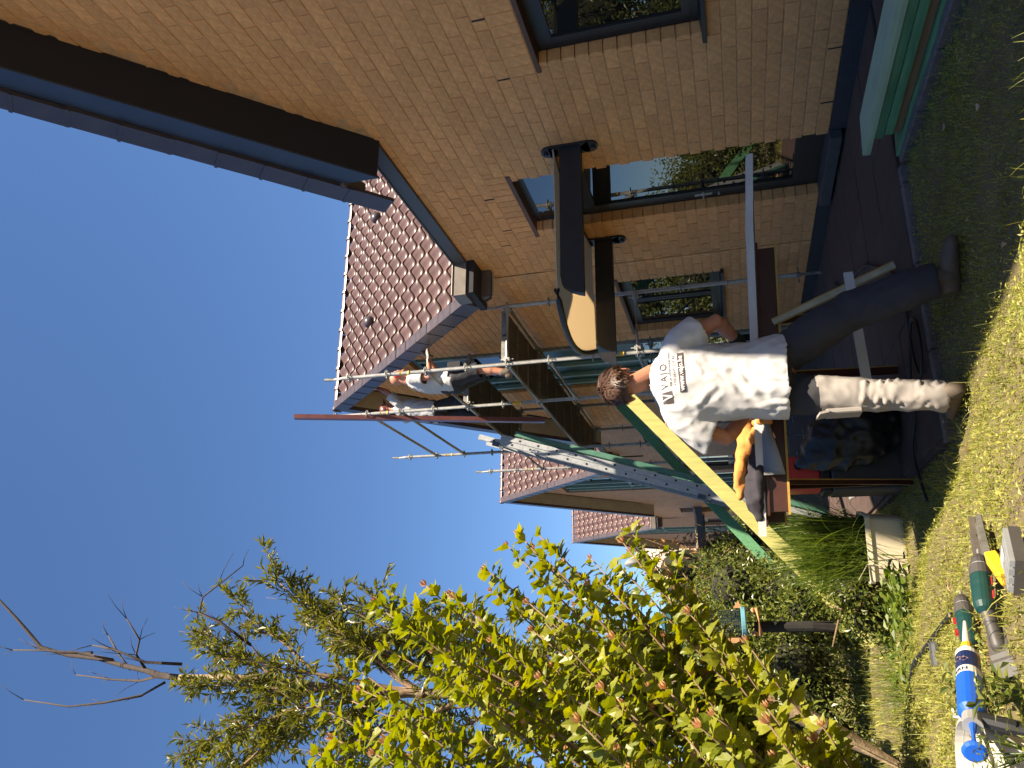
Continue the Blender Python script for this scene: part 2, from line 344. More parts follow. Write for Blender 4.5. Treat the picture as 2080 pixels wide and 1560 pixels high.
# the lawn rises into a low bank towards the camera; its crest runs past the worker's feet to the planter
CREST = [(2.6, 1.3, .10), (1.75, 2.1, .12), (1.14, 2.70, .13), (0.89, 3.0, .195), (0.69, 3.4, .205), (0.59, 3.7, .215), (0.50, 4.2, .20), (0.36, 5.3, .09), (0.15, 6.6, .0), (-0.6, 7.0, 0)]
def ground_np(x, y):
    x = np.asarray(x, float); y = np.asarray(y, float); best = np.full(x.shape, 9e9); sgn = np.zeros(x.shape); zc = np.zeros(x.shape)
    for (ax, ay, az), (bx, by, bz) in zip(CREST[:-1], CREST[1:]):
        dx, dy = bx-ax, by-ay; t = np.clip(((x-ax)*dx+(y-ay)*dy)/(dx*dx+dy*dy), 0, 1); d = np.hypot(x-ax-dx*t, y-ay-dy*t); k = d < best
        best = np.where(k, d, best); sgn = np.where(k, dx*(y-ay)-dy*(x-ax), sgn); zc = np.where(k, az+(bz-az)*t, zc)
    m = np.clip((6.4-y)/2.4, 0, 1); z = np.where(sgn > 0, zc+0.29*np.minimum(best, 1.7)*m, np.maximum(0.0, zc-0.95*best))
    z = z*np.clip((y+6)/4, 0, 1)*np.clip((x+8)/4, 0, 1)
    return z-0.15*np.exp(-((x+0.30)**2+(y-2.08)**2)/0.045)
def ground_h(x, y): return float(ground_np(x, y))+0.012*noise.noise(Vector((x*1.3, y*1.3, 0)))+0.008*noise.noise(Vector((x*6, y*6, 3)))
mb = MB()
gx = [-400, -60, -20, -8]+[-6+0.4*i for i in range(11)]+[-1.9+0.06*i for i in range(80)]+[3.2, 4, 20, 60, 400]; gy = [-400, -60, -10, -6, -4, -2, -1, 0]+[0.4+0.07*j for j in range(100)]+[7.6, 8.4, 9.5, 11, 13, 16, 30, 80, 400]
vs = []
for y in gy:
    for x in gx:
        z = ground_h(x, y)
        if abs(x) > 10 or abs(y) > 20: z = 0.0
        if ((x > 2.58 and y > 1.2) or (y > 4.40 and x > 0.97)): z = -0.03
        vs.append((x, y, z-0.004))
W_ = len(gx); fs = [(j*W_+i, j*W_+i+1, (j+1)*W_+i+1, (j+1)*W_+i) for j in range(len(gy)-1) for i in range(W_-1)]
mb.add(vs, fs); g = mb.build('lawn', M['ground'], smooth=True); tag(g, kind='structure')
# terrace of concrete slabs in front of the gable, path along the wall
t = thing('terrace', (2.4, 6.0, 0), 'dark brown concrete terrace and path along the brick wall', 'terrace'); t['kind'] = 'structure'
del t['category']
mb = MB(); mb.box(2.63, 3.88, -2, 4.42, -0.08, 0.004); mb.box(1.0, 3.88, 4.42, 15.6, -0.08, 0.004); mb.build('bed', M['terrace'], t)
slab = {}
def paver(x0, x1, y0, y1):
    k = (round(x1-x0, 3), round(y1-y0, 3))
    if k not in slab:
        b = MB(); b.bbox(-k[0]/2, k[0]/2, -k[1]/2, k[1]/2, -0.02, 0.02, 0.004)
        o = b.build('slab', M['terrace'], None); slab[k] = o.data; COL.objects.unlink(o); bpy.data.objects.remove(o)
    link_mesh('slab', slab[k], t, ((x0+x1)/2, (y0+y1)/2, 0.006+random.uniform(-0.003, 0.003)), (random.uniform(-.004, .004), random.uniform(-.004, .004), random.uniform(-.003, .003)))
for j in range(7):                          # path slabs along the wall
    y0 = 1.6+j*0.4; 
    for (a, b) in ((2.71, 3.09), (3.10, 3.48), (3.49, 3.86)): paver(a, b, y0+0.004, y0+0.396)
for j in range(8):
    for i in range(7):
        paver(1.03+i*0.405, 1.03+i*0.405+0.4, 4.47+j*0.6, 4.47+j*0.6+0.595)
k = thing('kerb', (2.3, 4.42, 0), 'grey concrete edging between the lawn and the terrace', 'kerb'); k['kind'] = 'structure'; del k['category']
for a, b in ((0.98, 1.48), (1.49, 1.99), (2.0, 2.5), (2.51, 2.62)):
    mb = MB(); mb.bbox(a, b, 4.36, 4.42, -0.1, 0.035, 0.006); mb.build('kerb_stone', M['kerb'], k)
for i in range(5):
    mb = MB(); mb.bbox(2.62, 2.68, 2.0+i*0.47, 2.46+i*0.47, -0.1, 0.035, 0.006); mb.build('kerb_stone', M['kerb'], k)
mb = MB(); mb.box(-0.2, 1.8, 11.6, 12.6, -0.02, 0.012); gp = mb.build('gravel_path', M['red_gravel']); tag(gp, kind='structure')

# ------------------------------------------------------------------ brick walls
def in_frame(p):
    v = Vector(p)-Vector((0, 0, CAM_H)); d = v.dot(fwd)
    if d < 0.2: return None
    a = 1586.13*v.dot(rgt)/d; b = 1586.13*v.dot(upv)/d
    return d if abs(a) < 800 and abs(b) < 1060 else None
brick_me = {}
def brick_mesh(l, h):
    k = (round(l, 2), round(h, 2))
    if k not in brick_me:
        y, z, c = k[0]/2, k[1]/2, 0.003; b = MB()
        vs = [(0.15, -y, -z), (0.15, y, -z), (0.15, y, z), (0.15, -y, z), (c, -y, -z), (c, y, -z), (c, y, z), (c, -y, z),
              (0, -y+c, -z+c), (0, y-c, -z+c), (0, y-c, z-c), (0, -y+c, z-c)]
        b.add(vs, [(i, (i+1) % 4, 4+(i+1) % 4, 4+i) for i in range(4)]+[(4+i, 4+(i+1) % 4, 8+(i+1) % 4, 8+i) for i in range(4)]+[(8, 9, 10, 11)])
        o = b.build('brick', M['brick'], None); brick_me[k] = o.data; COL.objects.unlink(o); bpy.data.objects.remove(o)
    return brick_me[k]
def brick_wall(parent, y0, y1, top, openings, soldiers, nind, zb=0.14):
    """running bond of 29 x 9 cm bricks; openings and soldier courses cut out; backing of mortar 8 mm behind the faces"""
    items = []; J = 0.007
    holes = [(a, b, c, d) for (a, b, c, d) in openings]+[(a, b, c, d) for (a, b, c, d) in soldiers]
    zi = 0
    while True:
        z0 = zb+zi*0.1; zc = z0+0.05
        if z0 > 7: break
        segs = [(y0, y1)]
        for (a, b, c, d) in holes:
            if c-0.02 < zc < d+0.02:
                ns = []
                for s in segs:
                    if b <= s[0] or a >= s[1]: ns.append(s); continue
                    if a > s[0]: ns.append((s[0], a))
                    if b < s[1]: ns.append((b, s[1]))
                segs = ns
        for (a, b) in segs:
            k0 = math.floor((a-(zi % 2)*0.15)/0.3)
            for q in range(k0, k0+int((b-a)/0.3)+3):
                l = max(a, q*0.3+(zi % 2)*0.15); r = min(b, q*0.3+(zi % 2)*0.15+0.3)
                if r-l < 0.04: continue
                if top((l+r)/2) < z0+0.06: continue
                items.append(((l+r)/2, zc, r-l-J, 0.1-J))
        zi += 1
    for (a, b, c, d) in soldiers:
        n = max(1, round((b-a)/0.1)); st = (b-a)/n
        for i in range(n): items.append((a+(i+.5)*st, (c+d)/2, st-J, d-c-J))
    def rank(it):
        d = in_frame((WX, it[0], it[1]));  return d if d else 1e6+it[0]
    items.sort(key=rank); big, rest = items[:nind], items[nind:]
    for (y, z, l, h) in big:
        link_mesh('brick', brick_mesh(l, h), parent, (WX+random.uniform(-.0025, .0015), y, z))
    V = []; F = []
    for (y, z, l, h) in rest:
        b = len(V); X = WX+random.uniform(-.0025, .0015); c = 0.003; hy, hz = l/2, h/2
        V += [(X+0.13, y-hy, z-hz), (X+0.13, y+hy, z-hz), (X+0.13, y+hy, z+hz), (X+0.13, y-hy, z+hz), (X, y-hy+c, z-hz+c), (X, y+hy-c, z-hz+c), (X, y+hy-c, z+hz-c), (X, y-hy+c, z+hz-c)]
        F += [(b, b+1, b+5, b+4), (b+1, b+2, b+6, b+5), (b+2, b+3, b+7, b+6), (b+3, b, b+4, b+7), (b+4, b+5, b+6, b+7)]
    if V: np_mesh('brickwork', V, F, M['brick'], parent, 'stuff')
    wall_sheet(parent, y0, y1, top, [(a-0.03, b+0.03, c-0.03 if c > 0.2 else c, d+0.03) for a, b, c, d in openings], M['mortar'], WX+0.0055, zb)
def wall_sheet(parent, y0, y1, top, openings, mat, X, zb, name='wall', th=0.2):
    ys = sorted(set([y0, y1]+[v for o in openings for v in o[:2] if y0 < v < y1]+[y0+(y1-y0)*i/24 for i in range(25)]))
    mb = MB()
    for a, b in zip(ys[:-1], ys[1:]):
        ym = (a+b)/2; cuts = [zb]
        hs = sorted([(o[2], o[3]) for o in openings if o[0]-1e-6 <= ym <= o[1]+1e-6]); zs = []; cur = zb
        for (c, d) in hs:
            if c > cur+0.005: zs.append((cur, c, c))
            cur = d
        ta, tb = top(a+1e-4), top(b-1e-4)
        if min(ta, tb) > cur: zs.append((cur, ta, tb))
        for (c, da, db) in zs:
            mb.add([(X, a, c), (X, b, c), (X, b, db), (X, a, da), (X+th, a, c), (X+th, b, c), (X+th, b, db), (X+th, a, da)],
                   [(0, 1, 2, 3), (5, 4, 7, 6), (0, 4, 5, 1), (3, 2, 6, 7), (0, 3, 7, 4), (1, 5, 6, 2)])
    return mb.build(name, mat, parent, recalc=False)

# ------------------------------------------------------------------ roof pieces
def tile_mesh():
    Wd, Ln = 0.262, 0.36; nx = 10; b = MB(); vs = []
    def prof(u): return 0.062*abs(math.cos(PI*u))**2.4-0.012
    rows = [(-Ln/2, 0.030), (-Ln/2+0.12, 0.020), (Ln/2, 0.0)]
    for ri, (y, lift) in enumerate(rows):
        for i in range(nx+1):
            u = i/nx; dy = -0.03*math.sin(PI*u) if ri == 0 else 0
            vs.append(((u-0.5)*Wd, y+dy, prof(u)+lift))
    n1 = nx+1
    for i in range(n1):
        x, y, z = vs[i]; vs.append((x, y+0.006, z-0.026))
    fs = [(r*n1+i, r*n1+i+1, (r+1)*n1+i+1, (r+1)*n1+i) for r in range(2) for i in range(nx)]+[(i+1, i, 3*n1+i, 3*n1+i+1) for i in range(nx)]
    b.add(vs, fs); o = b.build('roof_tile', M['tile'], None, smooth=True, recalc=False); me = o.data; COL.objects.unlink(o); bpy.data.objects.remove(o)
    e = [i for i, p in enumerate(me.polygons) if i >= 2*nx]
    for i in e: me.polygons[i].use_smooth = False
    return me
TILE = tile_mesh()
def shared(mbx, name, mat, smooth=True):
    o = mbx.build(name, mat, None, smooth=smooth); me = o.data; COL.objects.unlink(o); bpy.data.objects.remove(o); return me
b_ = MB(); prof = []
segs = 8
def half_pipe(b, x0, x1, r, ra):
    vs = []; 
    for x, rr in ((x0, r), (x1, ra)):
        for k in range(segs+1):
            a = PI*k/segs; vs.append((x, -math.cos(a)*rr, math.sin(a)*rr*0.92))
    b.add(vs, [(k, k+1, segs+2+k, segs+1+k) for k in range(segs)])
half_pipe(b_, 0, 0.33, 0.085, 0.090); half_pipe(b_, 0.0, 0.045, 0.106, 0.106); half_pipe(b_, -0.001, 0.0, 0.085, 0.106); half_pipe(b_, 0.045, 0.046, 0.106, 0.085)
RIDGE = shared(b_, 'ridge_tile', M['ridge'])
b_ = MB(); b_.box(-0.03, 0.0, -0.19, 0.19, -0.17, 0.045); b_.box(0.0, 0.11, -0.19, 0.19, 0.02, 0.045); b_.box(-0.036, -0.03, -0.19, -0.165, -0.175, 0.05)
VERGE = shared(b_, 'verge_tile', M['verge'], False)
b_ = MB(); b_.lathe((0, 0, 0.02), (0, -0.25, 1), [(0, 0.10), (0.05, 0.09), (0.09, 0.06), (0.095, 0.0)], 12)
VENT = shared(b_, 'vent_tile', M['verge'])

R45 = math.radians(45)
def near_slope(parent, Yk, cols, zr=7.30, x0=3.66, vents=()):
    for c in range(cols):
        for r in range(16):
            s = 0.12+r*0.303+0.15                # distance down the slope
            loc = (x0+c*0.255+0.125, Yk-s*0.7071, zr-0.05-s*0.7071)
            o = link_mesh('roof_tile', TILE, parent, loc, (R45, random.uniform(-.012, .012), random.uniform(-.008, .008)))
            if (c, r) in vents:
                v = link_mesh('vent_cowl', VENT, o); v.location = (0, -0.02, 0.02); v.rotation_euler = (0, 0, 0)
    n = int(cols*0.25/0.35)+1
    for i in range(n): link_mesh('ridge_tile', RIDGE, parent, (3.53+i*0.345, Yk, zr-0.06), (random.uniform(-.02, .02), random.uniform(-.01, .01), 0))
    for r in range(14):
        s = 0.10+r*0.345+0.17
        link_mesh('verge_tile', VERGE, parent, (3.56, Yk-s*0.7071-0.02, zr-0.03-s*0.7071+0.02), (R45, 0, 0))
def roof_body(parent, Yk, zr=7.30, half=3.55, xe=13.0, drop=0.10, far=None):
    for sg in (-1, 1):
        mb = MB(); half = far if (far and sg > 0) else half; e = Yk+sg*half
        mb.prism([(3.58, Yk, zr-drop), (3.58, e, zr-drop-half), (3.58, e, zr-drop-half-0.14), (3.58, Yk, zr-drop-0.14)], (xe-3.58, 0, 0))
        mb.build('roof', M['roof_far'], parent)

H1 = thing('brick_house', (WX, 4.5, 0), 'orange brick house wall filling the right foreground, with glazed back door', 'house')
H2 = thing('brick_house', (WX, 11.0, 0), 'brick gable house behind the scaffold, mauve pantile roof', 'house')
H3 = thing('brick_house', (WX, 20.5, 0), 'second gable house along the row, left of the scaffolded one', 'house')
H4 = thing('brick_house', (WX, 30.2, 0), 'farthest gable house of the row, beside the white house', 'house')
Y1, Y2, Y3, Y4 = 1.9, 11.05, 20.5, 30.2

# --- house 1 and its link with the door
top1 = lambda y: max(3.70, min(8.6-0.982*y, 8.6-0.982*3.8+0.982*y) if y < 4.98 else 3.70) if y < 4.98 else 3.70
WIN1 = (3.0, 4.45, 1.07, 2.20); DOOR = (5.87, 6.77, 0.14, 2.80)
brick_wall(H1, -1.4, 7.70, top1, [WIN1, DOOR], [(2.9, 4.55, 2.24, 2.44), (5.77, 6.87, 2.84, 3.04)], 300)
mb = MB(); mb.box(3.872, 4.1, -1.6, 5.78, -0.05, 0.137); mb.box(3.872, 4.1, 6.88, 7.70, -0.05, 0.137); mb.build('plinth', M['plinth'], H1)
mb = MB(); mb.bbox(3.80, 4.02, 5.80, 6.86, 0.05, 0.145, 0.006); mb.build('door_sill', M['sill_stone'], H1)
roof_body(H1, Y1, far=3.08)
# rake: soffit board, fascia board, verge tiles
def rake_strip(x0, x1, off0, off1, ya, yb, Yk, sg):
    z = lambda y, o: 7.30-abs(y-Yk)-o
    return MB().prism([(x0, ya, z(ya, off0)), (x0, yb, z(yb, off0)), (x0, yb, z(yb, off1)), (x0, ya, z(ya, off1))], (x1-x0, 0, 0))
rake_strip(3.56, 3.905, 0.50, 0.52, 1.9, 4.99, Y1, 1).build('soffit', M['soffit'], H1)
rake_strip(3.548, 3.562, 0.17, 0.525, 1.9, 5.0, Y1, 1).build('fascia_board', M['fascia'], H1)
mb = MB(); mb.box(3.555, 3.9, 4.985, 5.0, 3.715, 4.12); mb.build('eave_end', M['soffit'], H1)
mb = MB(); mb.add([(3.52, 4.98, 3.98), (3.68, 4.98, 3.98), (3.68, 5.24, 3.92), (3.52, 5.24, 3.92), (3.52, 4.98, 4.02), (3.68, 4.98, 4.05), (3.68, 5.22, 3.98), (3.52, 5.22, 3.96)],
    [(0, 3, 2, 1), (4, 5, 6, 7), (0, 1, 5, 4), (1, 2, 6, 5), (2, 3, 7, 6), (3, 0, 4, 7)]); mb.build('lead_flashing', M['zinc'], H1)
for r in range(14):
    s = 0.1+r*0.345+0.17
    o = link_mesh('verge_tile', VERGE, H1, (3.545+random.uniform(-.004, .004), Y1+s*0.7071+0.03, 7.30-s*0.7071), (-R45+random.uniform(-.012, .012), 0, 0))
# roof edge trim over the link, flat roof behind
mb = MB(); mb.box(3.862, 3.90, 5.0, 7.19, 3.702, 3.835); mb.box(3.85, 3.93, 5.0, 7.19, 3.835, 3.85); mb.build('roof_edge_trim', M['strip'], H1)
mb = MB(); mb.box(3.93, 13, 5.0, 7.70, 3.60, 3.78); mb.build('flat_roof', M['roof_far'], H1)
mb = MB(); mb.box(3.9, 4.1, -10, -1.41, 0, 3.78); mb.build('link_wall', M['far_brick'], H1)  # unseen wall added behind the camera to carry the house shadow on
mb = MB(); mb.box(4.1, 13, -1.5, 7.7, 0, 0.05); mb.box(12.8, 13, -1.5, 7.7, 0, 3.6); mb.build('rear_wall', M['mortar'], H1)
# near window
def window(parent, y0, y1, z0, z1, fr=0.075, sash=0.055, lint=0.09, mull=(), glass='glass', frame_mat='frame', sill=True, X=WX, depth=0.10):
    w = MB(); x0, x1 = X+depth, X+depth+0.06
    w.box(x0, x1, y0, y0+fr, z0, z1); w.box(x0, x1, y1-fr, y1, z0, z1); w.box(x0, x1, y0+fr, y1-fr, z0, z0+fr); w.box(x0, x1, y0+fr, y1-fr, z1-fr, z1)
    fo = w.build('window', M[frame_mat], parent)
    cells = [y0+fr]+list(mull)+[y1-fr]
    for a, b in zip(cells[:-1], cells[1:]):
        s = MB(); xa, xb = x0-0.012, x0+0.03
        a2, b2 = a-0.01, b+0.01; c2, d2 = z0+fr-0.01, z1-fr+0.01
        s.box(xa, xb, a2, a2+sash, c2, d2); s.box(xa, xb, b2-sash, b2, c2, d2); s.box(xa, xb, a2+sash, b2-sash, c2, c2+sash); s.box(xa, xb, a2+sash, b2-sash, d2-sash, d2)
        s.build('sash', M[frame_mat], fo)
        p = MB(); p.box(x0+0.004, x0+0.012, a2+sash-0.005, b2-sash+0.005, c2+sash-0.005, d2-sash+0.005); p.build('pane', M[glass], fo)
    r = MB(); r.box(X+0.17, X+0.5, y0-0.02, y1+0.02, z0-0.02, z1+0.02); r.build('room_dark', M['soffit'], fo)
    if lint:
        r = MB(); r.box(X-0.012, X+0.10, y0-lint, y1+lint, z1+0.001, z1+0.012); r.box(X-0.012, X-0.002, y0-lint, y1+lint, z1+0.012, z1+0.035); r.build('lintel_edge', M['rust'], parent)
    if sill:
        r = MB(); r.add([(X-0.05, y0-0.06, z0-0.035), (X-0.05, y1+0.06, z0-0.035), (X+0.11, y1+0.06, z0-0.03), (X+0.11, y0-0.06, z0-0.03), (X-0.05, y0-0.06, z0-0.005), (X-0.05, y1+0.06, z0-0.005), (X+0.11, y1+0.06, z0+0.012), (X+0.11, y0-0.06, z0+0.012)],
            [(0, 3, 2, 1), (4, 5, 6, 7), (0, 1, 5, 4), (1, 2, 6, 5), (2, 3, 7, 6), (3, 0, 4, 7)]); r.build('window_sill', M['frame'], parent)
    return fo
window(H1, *WIN1)
# back door: frame, transom, glazed leaf, handle
fo = MB(); x0, x1 = 4.0, 4.07; y0, y1, z0, z1 = DOOR; fr = 0.06
fo.box(x0, x1, y0, y0+fr, z0, z1); fo.box(x0, x1, y1-fr, y1, z0, z1); fo.box(x0, x1, y0+fr, y1-fr, z1-fr, z1); fo.box(x0, x1, y0+fr, y1-fr, 2.28, 2.36); fo.box(x0, x1, y0+fr, y1-fr, z0, z0+0.05)
dr = fo.build('door', M['frame'], H1)
lf = MB(); xa, xb = x0-0.014, x0+0.04; a, b, c, d = y0+fr-0.01, y1-fr+0.01, z0+0.04, 2.29; st = 0.11
lf.box(xa, xb, a, a+0.03, c, d); lf.box(xa, xb, b-st, b, c, d); lf.box(xa, xb, a+0.03, b-st, c, c+0.19); lf.box(xa, xb, a+0.03, b-st, d-0.11, d)
lf.build('leaf', M['frame'], dr)
p = MB(); p.box(x0+0.004, x0+0.012, a+0.025, b-st+0.005, c+0.185, d-0.105); p.build('pane', M['glass'], dr)
p = MB(); p.box(x0+0.004, x0+0.012, y0+fr-0.005, y1-fr+0.005, 2.355, z1-fr+0.005); p.build('pane', M['glass'], dr)
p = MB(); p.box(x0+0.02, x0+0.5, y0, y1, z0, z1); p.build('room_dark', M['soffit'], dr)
p = MB(); p.tube([(xa-0.03, b-0.05, 1.16), (xa-0.05, b-0.05, 1.16), (xa-0.05, b-0.16, 1.16)], 0.008, 8); p.box(xa-0.006, xa, b-0.066, b-0.034, 1.08, 1.24); p.tube([(xa, b-0.05, 1.16), (xa-0.04, b-0.05, 1.16)], 0.008); p.build('door_handle', M['steel'], dr)
p = MB(); p.tube([(xa, b-0.05, 1.02), (xa-0.02, b-0.05, 1.02)], 0.012); p.build('lock_cylinder', M['steel'], dr)
r = MB(); r.box(WX-0.012, WX+0.10, y0-0.1, y1+0.12, z1+0.001, z1+0.012); r.box(WX-0.012, WX-0.002, y0-0.1, y1+0.12, z1+0.012, z1+0.04); r.build('lintel_edge', M['rust'], H1)
for (yy, zz) in ((3.35, 2.49), (3.95, 2.49), (4.55, 2.49), (6.1, 3.09), (6.7, 3.09), (7.0, 3.19), (4.85, 0.19), (5.45, 0.19), (7.15, 2.59)):
    r = MB(); r.box(WX-0.004, WX+0.02, yy-0.006, yy+0.006, zz-0.045, zz+0.045); r.build('weep_slot', M['soffit'], H1)

# --- house 2
top2 = lambda y: max(3.70, 7.30-abs(y-Y2)-0.42)
WIN2 = (8.2, 9.75, 1.06, 2.20); GW2 = (10.05, 11.95, 0.14, 5.62)
brick_wall(H2, 7.72, 14.4, top2, [WIN2, GW2], [(8.1, 9.85, 2.24, 2.44)], 300)
mb = MB(); mb.box(3.872, 4.1, 7.70, 17.0, -0.05, 0.137); mb.build('plinth', M['plinth'], H2)
window(H2, *WIN2, mull=(8.95,))
roof_body(H2, Y2)
near_slope(H2, Y2, 18, vents=((3, 4), (10, 4), (8, 9)))
def gutter(parent, Yk, x1):
    e = Yk-3.60
    mb = MB(); mb.prism([(3.50, e-0.25, 3.70), (3.50, e-0.25, 3.845), (3.50, e-0.235, 3.845), (3.50, e-0.235, 3.715), (3.50, e, 3.715), (3.50, e, 3.70)], (x1-3.5, 0, 0)); 
    mb.box(3.494, 3.50, e-0.25, e, 3.70, 3.845); mb.tube([(3.5, e-0.25, 3.85), (x1, e-0.25, 3.85)], 0.012, 6); mb.build('gutter', M['zinc'], parent)
    mb = MB(); mb.box(3.52, x1, e-0.23, e+0.27, 3.62, 3.698); mb.build('eave_soffit', M['soffit'], parent)
    mb = MB(); mb.box(3.9, x1, e+0.27, e+0.4, 3.0, 3.9); mb.build('side_wall', M['mortar'], parent)
gutter(H2, Y2, 9.0)
def rake_under(parent, Yk, X=3.575):
    for sg in (-1, 1):
        z = lambda y, o: 7.30-abs(y-Yk)-o
        ya, yb = Yk, Yk+sg*3.5
        MB().prism([(3.57, ya, z(ya, 0.255)), (3.57, yb, z(yb, 0.255)), (3.57, yb, z(yb, 0.285)), (3.57, ya, z(ya, 0.285))], (0.06, 0, 0)).build('rake_trim', M['rust'], parent)
        MB().prism([(3.60, ya, z(ya, 0.29)), (3.60, yb, z(yb, 0.29)), (3.60, yb, z(yb, 0.31)), (3.60, ya, z(ya, 0.31))], (0.30, 0, 0)).build('soffit', M['soffit_cream'], parent)
    s = [0.10+r*0.345+0.17 for r in range(14)]
    MB().prism([(3.535, Yk, 7.28), (3.535, Yk+3.52, 7.28-3.52), (3.535, Yk+3.52, 7.02-3.52), (3.535, Yk, 7.02)], (0.05, 0, 0)).build('fascia_board', M['verge'], parent)
rake_under(H2, Y2)
def gable_window(parent, Yk, zt=5.62):
    y0, y1, X = Yk-1.0, Yk+0.9, WX
    b = MB()
    for (a, c) in ((y0, y0+0.07), (y1-0.07, y1)): b.box(X+0.05, X+0.15, a, c, 0.14, zt)
    b.box(X+0.05, X+0.15, y0+0.07, y1-0.07, zt-0.08, zt); b.box(X+0.05, X+0.15, y0+0.07, y1-0.07, 3.72, 3.80); b.box(X+0.05, X+0.15, y0+0.07, y1-0.07, 2.2, 2.28); b.box(X+0.05, X+0.15, y0+0.07, y1-0.07, 0.14, 0.24)
    fo = b.build('gable_window', M['green_frame'], parent)
    ms = [y0+0.22, y0+0.94, y0+1.42, y1-0.12]
    for yy in ms:
        p = MB(); p.bbox(X+0.03, X+0.12, yy-0.035, yy+0.035, 0.24, zt-0.08, 0.006); p.build('mullion', M['green_light'], fo)
    cells = [y0+0.07]+ms+[y1-0.07]
    for a, c in zip(cells[:-1], cells[1:]):
        a2, c2 = (a if a == cells[0] else a+0.035), (c if c == cells[-1] else c-0.035)
        if c2-a2 < 0.05: continue
        for (z0, z1, mt) in ((0.24, 2.2, 'glass'), (2.28, 3.72, 'green_frame'), (3.80, 4.18, 'fascia'), (4.22, 4.66, 'glass_sky_reflect'), (4.74, zt-0.08, 'green_frame')):
            p = MB(); p.box(X+0.09, X+0.10, a2, c2, z0, z1); p.build('pane' if 'glass' in mt else 'panel', M[mt], fo)
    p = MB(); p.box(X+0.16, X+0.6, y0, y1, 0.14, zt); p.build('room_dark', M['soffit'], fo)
gable_window(H2, Y2)
# link 2 (hidden by the scaffold for the most part), houses 3 and 4
def far_house(parent, Yk, y0, y1, cols, zoff=0):
    tp = lambda y: max(3.70, 7.30-abs(y-Yk)-0.42)
    ops = [(Yk-2.85, Yk-1.3, 1.06, 2.20), (Yk-1.0, Yk+0.9, 0.14, 5.62), (Yk+4.35, Yk+5.25, 0.14, 2.80), (Yk+1.25, Yk+2.7, 1.06, 2.2)]
    wall_sheet(parent, y0, y1, tp, ops, M['far_brick'], WX, 0.0)
    window(parent, *ops[0], mull=(Yk-2.1,), lint=0); window(parent, *ops[3], lint=0)
    gable_window(parent, Yk)
    yd = Yk+4.35
    b = MB(); b.box(WX+0.1, WX+0.16, yd, yd+0.9, 0.14, 2.8); d = b.build('door', M['frame'], parent)
    b = MB(); b.box(WX+0.095, WX+0.1, yd+0.1, yd+0.8, 0.4, 2.1); b.build('pane', M['glass'], d)
    roof_body(parent, Yk); near_slope(parent, Yk, cols); gutter(parent, Yk, 8.0); rake_under(parent, Yk)
    b = MB(); b.box(3.862, 3.90, Yk+3.5, Yk+5.7, 3.702, 3.835); b.build('roof_edge_trim', M['strip'], parent)
    b = MB(); b.box(3.93, 13, Yk+3.5, Yk+5.8, 3.60, 3.78); b.build('flat_roof', M['roof_far'], parent)
wall_sheet(H2, 14.4, 17.0, lambda y: 3.70, [(15.4, 16.3, 0.14, 2.8)], M['far_brick'], WX, 0.0, 'link_wall')
b = MB(); b.box(WX+0.1, WX+0.16, 15.4, 16.3, 0.14, 2.8); d = b.build('door', M['frame'], H2)
b = MB(); b.box(WX+0.095, WX+0.1, 15.5, 16.2, 0.4, 2.1); b.build('pane', M['glass'], d)
b = MB(); b.box(3.862, 3.90, 14.5, 16.7, 3.702, 3.835); b.build('roof_edge_trim', M['strip'], H2)
far_house(H3, Y3, 17.0, 26.8, 12)
far_house(H4, Y4, 26.85, 36.5, 10)
